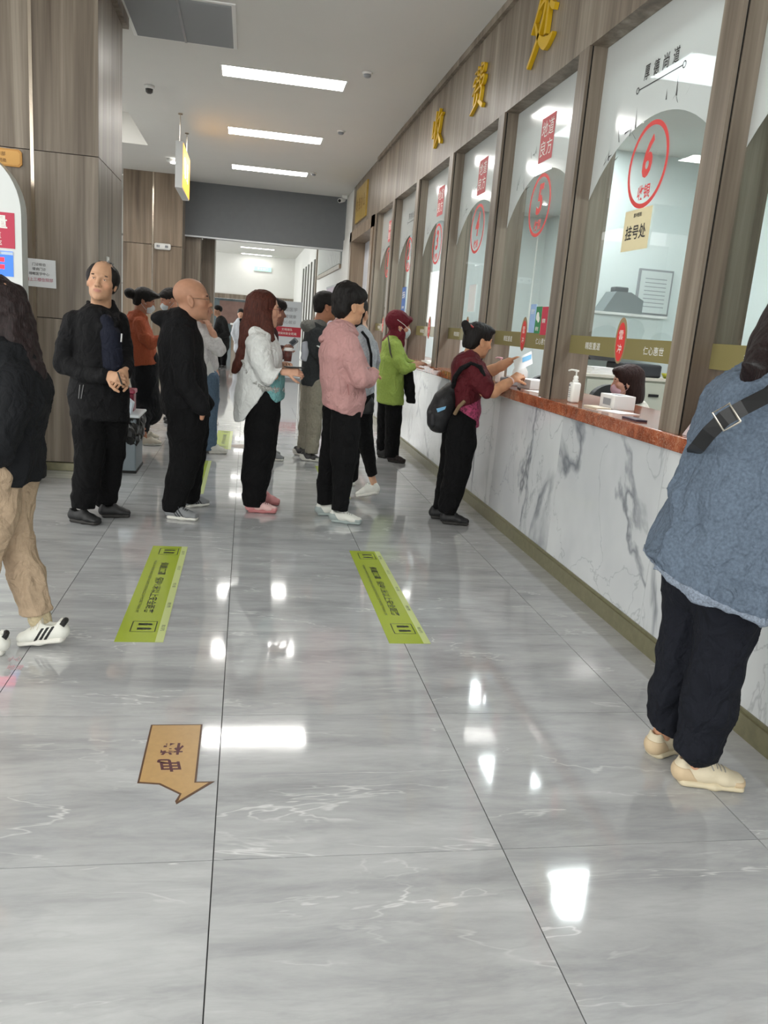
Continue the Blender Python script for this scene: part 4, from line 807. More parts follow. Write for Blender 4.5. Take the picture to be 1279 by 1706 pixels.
# ------------------------------------------------------------------ far signs and fittings
t = thing('emergency_light', 'white twin emergency light on the far pillar', 'emergency light', (-1.65, FYF, 2.55)); MB().box((-1.83, FYF-0.07, 2.52), (-1.52, FYF-0.001, 2.64), bev=0.03).build('housing', PLW, t, True)
for s in (-1, 1): MB().lathe((-1.675+s*0.08, FYF-0.07, 2.58), [(0.001, -0.02), (0.03, -0.02), (0.03, 0.02), (0.001, 0.02)], 12).build('lamp_head', PLG, t)
t = thing('exit_sign', 'small green exit sign on the lobby end wall', 'exit sign', (0.5, 36.28, 3.3)); MB().box((0.2, 36.24, 3.3), (0.95, 36.29, 3.5)).build('case', PLW, t); MB().box((0.22, 36.23, 3.32), (0.93, 36.24, 3.48)).build('face', simple('exit_green', (120, 214, 170), 0.4, emit=((120, 230, 180), 1.0)), t)
m = MB(); lettering(m, '安全出口', (0.57, 36.225, 3.4), (1, 0, 0), UP, 0.11); m.build('lettering', WPRINT, t)
t = thing('pull_up_banner', 'white pull-up information board with a red band in the lobby', 'banner', (0.9, 19.2, 0))
MB().box((0.60, 19.2, 0.05), (1.24, 19.23, 1.80)).build('sheet', simple('banner_white', (206, 212, 216), 0.5), t); MB().box((0.60, 19.19, 1.0), (1.24, 19.2, 1.22)).build('red_band', simple('banner_red', (178, 38, 56), 0.5), t); MB().box((0.57, 19.1, 0), (1.27, 19.33, 0.05)).build('foot', PLG, t)
m = MB(); lettering(m, '文明排队', (0.92, 19.185, 1.16), (1, 0, 0), UP, 0.06); lettering(m, '请保持安全距离', (0.92, 19.185, 1.07), (1, 0, 0), UP, 0.06); m.build('white_print', WPRINT, t)
m = MB(); lettering(m, '重症医学', (0.95, 19.185, 1.62), (1, 0, 0), UP, 0.09); lettering(m, '关爱健康', (0.95, 19.185, 1.46), (1, 0, 0), UP, 0.08); lettering(m, '放心就诊', (0.95, 19.185, 1.33), (1, 0, 0), UP, 0.08); m.build('grey_print', PLG, t)
t = thing('white_poster', 'tall white poster on the pillar return behind the bald man', 'poster', (-1.05, 17.45, 0.9)); MB().box((-1.30, 17.40, 0.95), (-1.02, 17.42, 1.72)).build('sheet', simple('poster_white', (214, 218, 224), 0.5), t); MB().box((-1.28, 17.395, 1.0), (-1.04, 17.40, 1.2)).build('print_block', PLG, t)
t = thing('notice_board', 'pale violet notice board on the far right wall', 'notice board', (1.93, 20.0, 1.3)); MB().box((1.92, 18.4, 1.25), (1.949, 20.6, 2.2)).build('panel', simple('board_violet', (160, 140, 158), 0.5, noise=0.1, nscale=6), t); MB().box((1.915, 18.35, 2.2), (1.949, 20.65, 2.24)).build('top_rail', PLG, t)
t = thing('yellow_plate', 'small yellow plate on the far white wall edge', 'sign', (1.93, 33.0, 1.5)); MB().box((1.925, 32.0, 1.45), (1.949, 33.6, 2.05)).build('plate', simple('plate_yellow', (176, 140, 40), 0.5), t); m = MB(); lettering(m, '急诊', (1.92, 32.8, 1.75), RD, UP, 0.4); m.build('lettering', INK, t)
t = thing('lobby_desk', 'wooden reception desk across the far lobby', 'desk', (0.0, 33.0, 0)); MB().box((-0.6, 33, 0), (1.0, 33.6, 1.0)).build('front', WOODW, t); MB().box((-0.65, 32.9, 1.0), (1.05, 33.7, 1.06)).build('top', CARD, t)
# ------------------------------------------------------------------ people
SKINM = vcol_mat('skin', 0.5, 0.35, 0.0)
HAIRB = hair_mat('hair_black', (24, 21, 20))
def euler_axes(yaw, pitch=0.0, roll=0.0):
    """rows: right, forward, up of a head looking along yaw (deg; 0 = +X, 90 = away), pitch up, roll clockwise"""
    a, p, r = math.radians(yaw), math.radians(pitch), math.radians(roll)
    f = np.array([math.cos(a)*math.cos(p), math.sin(a)*math.cos(p), math.sin(p)]); rt = np.array([math.sin(a), -math.cos(a), 0.0]); up = np.cross(rt, f)
    return np.array([rt*math.cos(r)-up*math.sin(r), f, up*math.cos(r)+rt*math.sin(r)])
class Person:
    def __init__(s, label, Y0, base, skin=(196, 150, 122), group=None):
        s.Y0 = Y0; s.root = thing('person', label, 'person', (float(base[0]), float(base[1]), 0.0), group); s.base = base
        d = np.array([base[0], base[1], 0.0]); s.side = nrm(d); s.s = px_per_m((base[0], base[1], 0.9))
        s.h = min(max(2.0/s.s, 0.0055), 0.022); s.hh = min(max(1.1/s.s, 0.0042), 0.014)
        s.skin = np.array(srgb(*skin)[:3]); s.body = []; s.inner = []; s.cols = []; s.head_R = None
    def P(s, u, v, d=0.0): return PY(u, v, s.Y0+d)
    def m(s, rpx, p=None): return rpx/(s.s if p is None else px_per_m(p))
    def chain(s, nodes, keep=True, k=None, end=None):
        """nodes (u, v, radius px, depth offset m, radius in depth m)"""
        out = []; pr = None
        for nd in nodes:
            u, v, r = nd[:3]; d = nd[3] if len(nd) > 3 else 0.0; p = s.P(u, v, d); rv = s.m(r, p); rd = nd[4] if len(nd) > 4 and nd[4] else rv
            if pr is not None: out.append(cone(pr[0], p, pr[2], pr[1], rd, rv, s.side, k))
            pr = (p, rv, rd)
        if end is not None: c = out[-1]; out[-1] = c[:10]+(end,)
        if keep:
            for c in (out[:-1] if len(out) > 3 else out): s.inner.append(cone(c[1], c[2], c[3]*0.42, c[4]*0.42, c[5]*0.42, c[6]*0.42, s.side, None, False, 0.004))
        return out
    def cut(s, a, b, keep='up'):
        p, q = s.P(*a), s.P(*b); n = np.cross(q-p, s.side); n = nrm(n)
        if keep == 'up' and n[2] > 0 or keep == 'down' and n[2] < 0: n = -n
        if keep == 'right' and n[0] > 0 or keep == 'left' and n[0] < 0: n = -n
        return (p, n)
    def garment(s, name, prims, mat, k=0.025, cuts=(), amp=0.006, h=None, parent=None, label=None, rel=1, sc=(12, 12, 7)):
        V, Q = implicit(prims, h or s.h, k, cuts); V = relax(V, Q, rel, 0.4) if len(V) else V
        if len(V) and amp: V = folds(V, Q, amp, sc, (sc[0]*2.6, sc[1]*2.6, sc[2]*2.4), s.base[0])
        o = mesh_arr(name, V, Q, mat, parent or s.root)
        if label: o['label'] = label
        return o
    # ---- head
    def head(s, u, v, hpx, yaw, pitch=0, roll=0, d=0.0, age=0, neck=None):
        s.hc = s.P(u, v, d); s.k = s.m(hpx, s.hc)/0.232; s.R = euler_axes(yaw, pitch, roll); k = s.k
        L = lambda x, y, z: s.hc+s.R.T@(np.array([x, y, z])*k); s.L = L; R = s.R
        E = lambda c, r, rr=None, kk=None, sub=False: ell(L(*c), np.array(r)*k, R if rr is None else rr@R, kk, sub)
        T = lambda a, b, ra, rb, kk=None, sub=False: tub(L(*a), L(*b), ra*k, rb*k, kk, sub)
        s.E, s.T = E, T
        pr = [E((0, -.014, .036), (.074, .096, .082)), E((0, .022, -.022), (.064, .070, .088), kk=.03*k), E((0, .032, -.074), (.050, .052, .036), kk=.025*k), E((0, .072, -.098), (.020, .018, .016), kk=.022*k)]
        for sx in (-1, 1):
            pr += [E((sx*.045, .052, -.020), (.022, .026, .022), kk=.02*k), T((sx*.012, .082, .024), (sx*.046, .068, .024), .011, .010, .012*k)]
            pr += [E((sx*.031, .092, .004), (.017, .014, .010), kk=.012*k, sub=True)]
            pr += [E((sx*.030, .073, .004), (.0135, .0125, .0125), kk=.004*k), E((sx*.030, .0755, .0115), (.0165, .012, .006), kk=.004*k), E((sx*.030, .075, -.005), (.0155, .0115, .0045), kk=.004*k)]
        pr += [T((0, .084, .014), (0, .104, -.026), .0075, .012, .012*k), E((0, .104, -.030), (.012, .012, .010), kk=.008*k), E((.013, .094, -.034), (.008, .010, .008), kk=.006*k), E((-.013, .094, -.034), (.008, .010, .008), kk=.006*k)]
        pr += [E((0, .078, -.056), (.026, .016, .020), kk=.014*k), T((-.018, .082, -.056), (.018, .082, -.056), .0065, .0065, .006*k), E((0, .0925, -.0555), (.014, .0055, .0055), kk=.005*k), E((0, .0895, -.068), (.015, .0065, .0065), kk=.006*k), T((-.022, .090, -.0615), (.022, .090, -.0615), .0022, .0022, .002*k, True)]
        a = 0.25
        for sx in (-1, 1):
            q = np.array([[1, 0, 0], [0, math.cos(a), math.sin(a)], [0, -math.sin(a), math.cos(a)]])
            pr += [E((sx*.078, -.010, -.006), (.009, .019, .033), q, kk=.006*k), E((sx*.087, -.006, -.004), (.006, .010, .018), q, kk=.004*k, sub=True), E((sx*.076, -.004, -.034), (.006, .009, .010), kk=.005*k)]
        s.neck_top = L(0, -.022, -.055); nb = s.P(*neck) if neck is not None else s.hc+np.array([0, 0, -.20*k])-0.03*k*np.array([R[1][0], R[1][1], 0])
        pr += [cone(L(0, -.02, -.06), nb, .056*k, .056*k, .064*k, .060*k, s.side, .03*k)]
        s.headprims = pr; s.nb = nb; s.age = age
        return s
    def bare(s, chains, k=0.02): s.body.append((chains, k))
    def hand(s, wrist, knuckle, normal, thumb, curl=0.5, size=1.0, spread=1.0, dw=0.0, dk=0.0, toward=None):
        """wrist and knuckle row as pixels with depth offsets; normal = back of the hand; thumb = +1/-1 side"""
        w_ = s.P(wrist[0], wrist[1], dw); kn = s.P(knuckle[0], knuckle[1], dk); f = nrm(kn-w_); n = np.array(normal, float); n = nrm(n-f*(n@f)); sd = np.cross(f, n)*thumb; z = size
        pr = [cone(w_-f*.03*z, w_+f*.02*z, .027*z, .020*z, .030*z, .018*z, sd), cone(w_+f*.02*z, w_+f*.085*z, .032*z, .016*z, .038*z, .013*z, sd, .012)]
        ln = (.040, .045, .042, .033); offs = (.029, .010, -.010, -.028)
        for i in range(4):
            b = w_+f*(.086-.006*abs(i-1))*z+sd*offs[i]*z*spread; dirn = f.copy(); r = (.0088, .0092, .0088, .0078)[i]*z; an = 0
            for j in range(3):
                an += curl*(0.55, 0.95, 0.75)[j]; dd = f*math.cos(an)-n*math.sin(an); dd = nrm(dd+sd*offs[i]*1.5*(1-curl)*0.5); e = b+dd*ln[i]*z*(1, .68, .52)[j]
                pr.append(tub(b, e, r*(1-.08*j), r*(1-.08*(j+1)), .004)); b = e
        b = w_+f*.025*z+sd*.026*z-n*.004*z
        for j in range(3):
            dd = nrm(f*(.70+.12*j)+sd*(.72-.32*j)-n*(.25+.35*curl*j)); e = b+dd*(.042, .032, .026)[j]*z; pr.append(tub(b, e, (.0125, .0105, .0095)[j]*z, (.0105, .0095, .0080)[j]*z, .006)); b = e
        s.body.append((pr, .007)); s.last_hand = (w_, f, n, sd)
        return w_
    def finish(s, bald=False, lips=(176, 96, 88), brow=(44, 34, 30), brows=True, eyes=True):
        VV, QQ, CC = [], [], []; off = 0
        def push(V, Q, C):
            nonlocal off
            if len(V): VV.append(V); QQ.append(Q+off); CC.append(C); off += len(V)
        V, Q = implicit(s.headprims, s.hh, 0.02*s.k)
        l = ((V-s.hc)@s.R.T)/s.k; C = np.tile(s.skin, (len(V), 1)); n = vnoise(l*70)*0.06+vnoise(l*25)*0.05; C = C*(1+n[:, None])
        lip = np.exp(-((l[:, 0]/.021)**4+((l[:, 2]+.0615)/.010)**4))*(l[:, 1] > .07); C = C*(1-.75*lip[:, None])+np.array(srgb(*lips)[:3])*.75*lip[:, None]
        ck = np.exp(-(((np.abs(l[:, 0])-.042)/.022)**2+((l[:, 2]+.028)/.022)**2))*(l[:, 1] > .03); C = C*(1+ck[:, None]*np.array([.06, -.06, -.06]))
        nz = np.exp(-(((np.abs(l[:, 0])-.008)/.0045)**2+((l[:, 2]+.040)/.003)**2))*(l[:, 1] > .09); C = C*(1-.6*nz[:, None])
        push(V, Q, np.clip(C, 0, 1))
        for pr, k in s.body:
            V, Q = implicit(pr, min(s.hh, .0055) if s.s > 120 else s.hh, k); push(V, Q, np.clip(s.skin*(1+vnoise(V*60)[:, None]*0.06), 0, 1))
        if s.inner:
            V, Q = implicit(s.inner, max(.02, s.h*2), .04); push(V, Q, np.tile(s.skin, (len(V), 1)))
        def blob(c, r, col, R=None):
            V, Q = implicit([ell(c, r, R)], min(r)*0.55, 0); push(V, Q, np.tile(np.array(srgb(*col)[:3]), (len(V), 1)))
        if eyes and s.s > 100:
            for sx in (-1, 1):
                blob(s.L(sx*.030, .0762, .0035), np.array([.0118, .0108, .0036])*s.k, (206, 196, 188), s.R); blob(s.L(sx*.030, .0800, .0035), np.array([.0052, .0080, .0044])*s.k, (26, 20, 18), s.R)
                blob(s.L(sx*.030, .0785, .0078), np.array([.0135, .0095, .0013])*s.k, (40, 28, 24), s.R)
        if brows and s.s > 100:
            for sx in (-1, 1):
                q = np.array([[1, -.28*sx*-1, -.10*sx], [.28*sx*-1, 1, 0], [.10*sx, 0, 1]]); blob(s.L(sx*.031, .0815, .0265), np.array([.019, .0075, .0042])*s.k, brow, q@s.R)
        o = mesh_arr('body', np.concatenate(VV), np.concatenate(QQ), SKINM, s.root, np.concatenate(CC)); return o
    # ---- hair in head space; strands displaced along the fall of the hair
    def hair(s, prims, mat=None, cuts=(), amp=.004, fall=(70, 70, 9), h=None, k=.02, name='hair', local=True):
        V, Q = implicit(prims, h or max(s.hh, .005), k*s.k, cuts); V = relax(V, Q, 1, .4); n = vnormals(V, Q)
        P_ = ((V-s.hc)@s.R.T)/s.k if local else V
        a = vnoise(P_*np.array(fall)); b = vnoise(P_*np.array(fall)*2.1+5); V = V+n*((a*.65+b*.35)*amp*s.k)[:, None]
        return mesh_arr(name, V, Q, mat or HAIRB, s.root)
    def cap(s, front=.070, thick=1.0, top=.118, back=-.06, side=-.02, part=0):
        """short hair cap: cranium shell minus the face"""
        E, T = s.E, s.T; t = thick
        return [E((0, -.018, .040), (.080+.004*t, .100+.006*t, .086+.006*t)), E((0, -.055, -.02), (.068, .060+.006*t, .065), kk=.03*s.k)]
    # ---- shoes standing on the floor
    def shoe(s, heel, toe, mat, sole, hw=.046, zh=0.0, zt=0.0, ankle=.11, laces=None, collar=None, label=None, accent=None, swoosh=None):
        H = PG(heel[0], heel[1], zh); T_ = PG(toe[0], toe[1], zt)
        L = float(np.linalg.norm(T_-H)); want = .265
        f = nrm(T_-H); sd = nrm(np.cross([0, 0, 1], f)); up = np.cross(f, sd)
        if L < .20 or L > .31: L = min(max(L, .225), .30); 
        p = lambda x, y, z: H+f*(x*L)+sd*y+up*z
        h = min(s.h, .006) if s.s > 130 else s.h*.7
        so = [cone(p(.14, 0, .013), p(.5, 0, .013), hw*.80, .018, hw*.84, .016, sd, .02), cone(p(.5, 0, .013), p(.83, .003, .014), hw*.84, .016, hw*.94, .016, sd, .02)]
        V, Q = implicit(so, h, .01); o_s = None
        FR = np.array([f, sd, up])
        def upper(g):
            return [cone(p(.13, 0, .042), p(.40, 0, .048), hw*.70+g, .036+g, hw*.74+g, .038+g, sd, .02), cone(p(.40, 0, .050), p(.62, .001, .040), hw*.76+g, .038+g, hw*.84+g, .027+g, sd, .02), cone(p(.62, .001, .036), p(.82, .003, .030), hw*.84+g, .026+g, hw*.84+g, .020+g, sd, .02),
                    cone(p(.115, 0, .05), p(.12, 0, .086), hw*.58+g, .024+g, hw*.54+g, .017+g, sd, .015), cone(p(.46, 0, .078), p(.385, 0, ankle-.004), hw*.52+g, .012+g, hw*.50+g, .009+g, sd, .012)]
        hole = [ell(p(.255, 0, .112), np.array([.058*L/.26, hw*.62, .042]), FR, .006, True)]
        base_cut = [(p(0, 0, .014), -up)]
        U, Qu = implicit(upper(0)+hole, h, .012, base_cut)
        sh = mesh_arr('shoe', U, Qu, mat, s.root); mesh_arr('sole', V, Q, sole, sh)
        if label: sh['label'] = label
        if accent is not None:
            for nm, cs in (('toe_cap', [(p(.74, 0, 0), -f), (p(0, 0, .040), up)]), ('heel_counter', [(p(.28, 0, .03), f*.8+up*.6), (p(0, 0, .066), up)])):
                A, Qa = implicit(upper(.0022)+hole, min(h, .0042), .012, base_cut+cs)
                if len(A): mesh_arr(nm, A, Qa, accent, sh)
        hf = min(h, .0034)
        if laces is not None and s.s > 130:
            bands = []
            for q in range(5):
                x = .40+.052*q; A, Qa = implicit(upper(.0022), hf, .012, [(p(x, 0, 0), -f), (p(x+.024, 0, 0), f), (p(0, hw*.50, 0), sd), (p(0, -hw*.50, 0), -sd), (p(0, 0, .052), -up)])
                if len(A): bands.append((A, Qa))
            if bands:
                o_ = 0; QQ = []
                for A, Qa in bands: QQ.append(Qa+o_); o_ += len(A)
                ob = mesh_arr('laces', np.concatenate([A for A, _ in bands]), np.concatenate(QQ), laces, sh); prop(ob, kind='stuff')
            lm = MB(); lm.tube([p(.42, 0, .100), p(.39, -hw*.6, .104), p(.44, -hw*1.0, .080)], .0022, 6); lm.tube([p(.42, 0, .100), p(.41, hw*.6, .106), p(.47, hw*1.0, .074)], .0022, 6); lm.build('lace_bow', laces, sh)
        if swoosh is not None:
            for q in range(3):
                x = .36+.085*q; sl = nrm(f*.80+up*.60)
                for sg in (-1, 1):
                    A, Qa = implicit(upper(.0018), hf, .012, [(p(x, 0, .02), -sl), (p(x, 0, .02)+sl*.0105, sl), (p(0, sg*hw*.42, 0), -sd*sg), (p(0, 0, .022), -up), (p(0, 0, .074), up)])
                    if len(A): mesh_arr('stripe', A, Qa, swoosh, sh)
        s.last_shoe = p
        return H, T_
    def leg_d(s, heel): return float(PG(heel[0], heel[1])[1])-s.Y0
    def leg(s, nodes, d0, d1, flat=1.0):
        n = len(nodes); vs = [q[1] for q in nodes]; out = []
        for q in nodes:
            t = (q[1]-vs[0])/(vs[-1]-vs[0]); d = d0+(d1-d0)*t; p = s.P(q[0], q[1], d); out.append((q[0], q[1], q[2], d, s.m(q[2], p)*flat if len(q) < 4 else q[3]))
        return s.chain(out, end=.006)
def mesh_arr(name, V, Q, mat, parent, cols=None):
    me = bpy.data.meshes.new(name); n, m = len(V), len(Q)
    me.vertices.add(n); me.vertices.foreach_set('co', np.asarray(V, np.float32).ravel())
    me.loops.add(m*4); me.loops.foreach_set('vertex_index', np.asarray(Q, np.int32).ravel())
    me.polygons.add(m); me.polygons.foreach_set('loop_start', np.arange(0, m*4, 4, dtype=np.int32)); me.polygons.foreach_set('loop_total', np.full(m, 4, np.int32))
    me.polygons.foreach_set('use_smooth', np.ones(m, bool)); me.materials.append(mat); me.update(calc_edges=True); me.validate()
    if cols is not None:
        a = me.color_attributes.new('Col', 'FLOAT_COLOR', 'POINT'); c = np.ones((n, 4), np.float32); c[:, :3] = cols; a.data.foreach_set('color', c.ravel())
    o = link(name, me, parent); o.matrix_parent_inverse = Matrix.Translation(parent_loc(parent)).inverted(); return o
def face_mask(s, mat, strap=True):
    """surgical mask over nose and mouth"""
    E = s.E; pr = [E((0, .052, -.055), (.058, .058, .050)), E((0, .088, -.045), (.024, .026, .030), kk=.03*s.k), E((0, .06, -.09), (.04, .035, .02), kk=.02*s.k)]
    pr += [E((0, -.02, -.03), (.075, .072, .1), kk=.004, sub=True)]
    V, Q = implicit(pr, s.hh, .01*s.k, [(s.L(0, 0, -.020), s.R[2]-.25*s.R[1]), (s.L(0, .018, 0), -s.R[1])]); o = mesh_arr('face_mask', V, Q, mat, s.root)
    m = MB()
    for sx in (-1, 1): m.tube([s.L(sx*.058, .045, -.035), s.L(sx*.075, .01, -.015), s.L(sx*.083, -.018, .012)], .0018*s.k, 5); m.tube([s.L(sx*.052, .045, -.080), s.L(sx*.072, .01, -.055), s.L(sx*.082, -.022, -.03)], .0018*s.k, 5)
    m.build('ear_loops', mat, o)
BLK = cloth('black_cloth', (17, 17, 19)); BLK2 = cloth('black_jacket', (18, 18, 21), 0.8); BLK3 = cloth('black_trousers', (13, 13, 15), 0.9)
SOLEW = simple('sole_white', (214, 212, 204), 0.6); SOLEB = simple('sole_dark', (40, 38, 36), 0.7); SHOEB = simple('shoe_black', (26, 26, 27), 0.6, bump=0.1)
# ---------------------------------------------------------------- old man in black jacket
p = Person('older balding man in an open black jacket looking towards the camera', 5.4, PG(158, 868)[:2], (188, 146, 116))
p.head(170, 469, 66, -92, 4, -7, -0.04, neck=(168, 520, 0.02))
tor = p.chain([(162, 530, 28, .04, .09), (162, 542, 38, 0, .14), (163, 565, 40, 0, .17), (163, 610, 42, 0, .18), (165, 655, 48, 0, .19), (168, 700, 47, 0, .18)])
a1 = p.chain([(126, 536, 20, -.02), (112, 575, 18, -.05), (108, 606, 17, -.06), (140, 622, 15, -.15), (174, 627, 12, -.24)], k=.010)
a2 = p.chain([(196, 536, 17, .05), (205, 570, 15, .03), (210, 602, 13, -.05), (208, 624, 11, -.18)], k=.010)
col = p.chain([(147, 504, 5, .05), (150, 516, 6.5, -.03), (160, 530, 6.5, -.10), (168, 545, 6, -.15)], False, .012)+p.chain([(186, 504, 5, .06), (191, 518, 6.5, 0), (192, 532, 6, -.08), (190, 545, 5, -.14)], False, .012)
p.garment('jacket', tor+a1+a2+col, BLK2, .025, [p.cut((119, 691), (219, 701))], .009)
p.garment('shirt', p.chain([(177, 536, 12, -.10, .06), (184, 560, 17, -.125, .065), (188, 612, 18, -.135, .065)], False), cloth('navy_shirt', (28, 32, 50)), .02, (), .003)
MB().tube([p.P(203, 556, -.2), p.P(202, 570, -.21)], .006, 8).build('pocket_pen', simple('pen_silver', (170, 170, 170), .3, .8), p.root)
m = MB(); m.tube([p.P(133, 641, -.21), p.P(131, 664, -.22)], .002, 5); m.tube([p.P(139, 641, -.21), p.P(135, 664, -.22)], .002, 5); m.build('pocket_zip', simple('zip_grey', (120, 120, 120), .4, .6), p.root)
d1, d2 = p.leg_d((143, 868)), p.leg_d((185, 858))
l1 = p.leg([(150, 695, 30, .14), (149, 720, 27), (149, 760, 24), (144, 800, 22), (140, 826, 21), (139, 844, 18)], -.03, d1)
l2 = p.leg([(186, 695, 29, .14), (187, 720, 24), (188, 755, 19), (184, 795, 18), (176, 830, 18), (174, 840, 15)], .06, d2)
p.garment('trousers', l1+l2, BLK3, .015, (), .008)
p.shoe((115, 867), (171, 876), SHOEB, SOLEB, .05); p.shoe((165, 861), (214, 861), SHOEB, SOLEB, .05)
p.hand((178, 625), (197, 629), (-.2, -.8, .5), 1, 1.1, 1.0, dw=-.25, dk=-.30); p.hand((208, 620), (199, 629), (.4, -.7, .5), -1, 1.0, 1.0, dw=-.2, dk=-.28)
E = p.E
side_h = [E((0, -.018, .026), (.096, .094, .086)), E((0, -.06, -.01), (.080, .055, .070), kk=.02)]
sub = [E((0, .085, .02), (.066, .085, .105), kk=.010, sub=True), E((0, .035, .13), (.040, .07, .065), kk=.010, sub=True), E((0, .06, -.09), (.12, .08, .06), kk=.012, sub=True)]
p.hair(side_h+sub, cuts=[(p.L(0, 0, -.055), -p.R[2])], amp=.004)
m = MB()
for q in range(22):
    x = -.045+.004*q; m.tube([p.L(x-.012, .035+.01*math.sin(q), .106-.5*(x*x)/.06*.1), p.L(x, -.02, .119-.6*x*x/.07*.1), p.L(x+.012, -.07, .098)], .0012, 4)
m.build('thin_strands', HAIRB, p.root)
p.finish(lips=(166, 104, 96), brow=(70, 54, 46))
t = thing('ballpoint_pen', 'dark pen gripped between the hands of the older man', 'pen', tuple(p.P(199, 627, -.3))); MB().tube([p.P(196, 620, -.31), p.P(203, 640, -.33)], .005, 8).build('barrel', SOLEB, t); MB().tube([p.P(203, 640, -.33), p.P(203.6, 642, -.331)], [.005, .001], 8).build('tip', STEEL, t)
# ---------------------------------------------------------------- bald man
p = Person('bald man in a black hooded jacket standing in profile with hands in pockets', 5.64, PG(312, 856)[:2], (176, 130, 104))
p.head(320, 499, 66, 4, 2, 4, 0, neck=(306, 538, 0))
tor = p.chain([(303, 530, 17, 0, .10), (300, 546, 29, 0, .17), (301, 575, 36, 0, .20), (304, 620, 37, 0, .20), (308, 660, 38, 0, .19), (311, 700, 38, 0, .18)])
a1 = p.chain([(303, 560, 20, -.15), (304, 600, 19, -.20), (308, 640, 18, -.21), (336, 678, 15, -.20)], k=.010); a2 = p.chain([(303, 560, 19, .15), (312, 610, 17, .20), (322, 645, 16, .20), (344, 672, 13, .17)], k=.010)
hood = [ell(p.P(283, 531, 0), (.085, .13, .060), euler_axes(0, 0, 0)), ell(p.P(302, 524, 0), (.075, .085, .045))]
p.garment('jacket', tor+a1+a2+hood, BLK2, .025, [p.cut((274, 688), (352, 694))], .008)
d1, d2 = p.leg_d((290, 862)), p.leg_d((330, 845))
l1 = p.leg([(312, 690, 34, .12), (311, 720, 31), (309, 760, 26), (299, 800, 23), (290, 835, 19), (289, 850, 18)], -.08, d1); l2 = p.leg([(324, 690, 24, .12), (324, 720, 23), (322, 760, 20), (319, 800, 17), (318, 826, 14), (320, 832, 13)], .09, d2)
p.garment('trousers', l1+l2, BLK3, .015, (), .007)
SHG = simple('shoe_grey', (128, 130, 132), .7, bump=.2); STR = simple('stripe_dark', (52, 54, 58), .6)
p.shoe((274, 862), (336, 868), SHG, SOLEW, .05, laces=STR, swoosh=STR); p.shoe((308, 845), (350, 841), SHG, SOLEW, .05, laces=SHG, swoosh=STR)
p.bare(p.chain([(338, 686, 5, -.2), (336, 697, 3.5, -.2)], False))
p.finish(lips=(150, 92, 80), brow=(40, 32, 28))
m = MB(); m.tube([p.L(.078, .0, .012), p.L(.07, .06, .010), p.L(.055, .098, .006)], .0015, 5)
for sx in (-1, 1):
    c_ = [p.L(sx*.032+.022*math.cos(a), .102, .002+.017*math.sin(a)) for a in np.linspace(0, 6.283, 13)]; m.tube(c_, .0014, 5)
m.build('glasses', simple('glasses_metal', (130, 118, 104), .3, .8), p.root)
# ---------------------------------------------------------------- woman in white jacket
p = Person('woman with waist-long auburn hair, glasses and white jacket holding her phone', 5.92, PG(432, 848)[:2], (206, 160, 134))
p.head(440, 515, 58, 6, -2, 4, 0, neck=(432, 556, 0))
WJ = cloth('white_jacket', (240, 243, 240), .7, .05)
tor = p.chain([(431, 552, 14, 0, .09), (432, 566, 26, 0, .16), (436, 590, 34, 0, .19), (432, 625, 36, 0, .18), (425, 660, 34, 0, .17), (418, 690, 30, 0, .16)])
a1 = p.chain([(430, 574, 21, -.14), (435, 600, 20, -.19), (446, 626, 16, -.21), (462, 628, 14, -.22), (476, 621, 11, -.22)], k=.010); a2 = p.chain([(436, 574, 18, .15), (450, 605, 15, .2), (468, 615, 12, .12)], k=.010)
colr = p.chain([(410, 556, 6, -.07), (424, 552, 8, -.10), (446, 562, 7, -.13)], False)
p.garment('jacket', tor+a1+a2+colr, WJ, .02, [p.cut((404, 701), (436, 657), 'up'), p.cut((400, 700), (478, 684))], .008)
p.garment('lace_trim', p.chain([(405, 602, 4, -.10), (412, 620, 5, -.13), (424, 638, 5.5, -.155), (440, 647, 6, -.155), (458, 650, 6, -.13), (470, 650, 5, -.06)], False), simple('lace_grey', (168, 168, 164), .8, noise=.5, nscale=110), .015, (), .016, sc=(40, 40, 40))
TEAL = cloth('teal_blouse', (110, 184, 186), .7)
p.garment('blouse', p.chain([(450, 632, 24, 0, .16), (450, 656, 23, 0, .16), (451, 690, 22, 0, .15)]), TEAL, .02, [p.cut((424, 679), (474, 664))], .008)
d1 = p.leg_d((425, 852)); d2 = d1+.16
l1 = p.leg([(442, 662, 24, .10), (439, 688, 27, .12), (435, 715, 27), (431, 760, 25), (426, 795, 24), (423, 825, 19), (422, 842, 17)], -.07, d1); l2 = p.leg([(444, 662, 24, .10), (442, 690, 24), (436, 760, 22), (428, 800, 19), (424, 836, 14)], .07, d2)
p.garment('trousers', l1+l2, BLK3, .02, (), .006)
PNK = simple('shoe_pink', (206, 140, 140), .6, bump=.15); p.shoe((408, 852), (467, 855), simple('shoe_pale_pink', (214, 176, 172), .6, bump=.15), simple('sole_rose', (178, 112, 112), .6), .048, laces=simple('lace_rose', (120, 70, 86), .7), accent=PNK); p.shoe((424, 838), (470, 842), PNK, simple('sole_rose', (178, 112, 112), .6), .048)
p.hand((477, 620), (486, 620), (.1, -.8, .5), 1, .9, .9, dw=-.22, dk=-.22); p.hand((468, 613), (476, 606), (0, .4, .9), -1, .9, .9, dw=.1, dk=.05)
AUB = hair_mat('hair_auburn', (74, 36, 26)); E = p.E
hp = [E((0, -.020, .036), (.086, .106, .090)), E((0, -.055, -.04), (.080, .070, .09), kk=.04)]
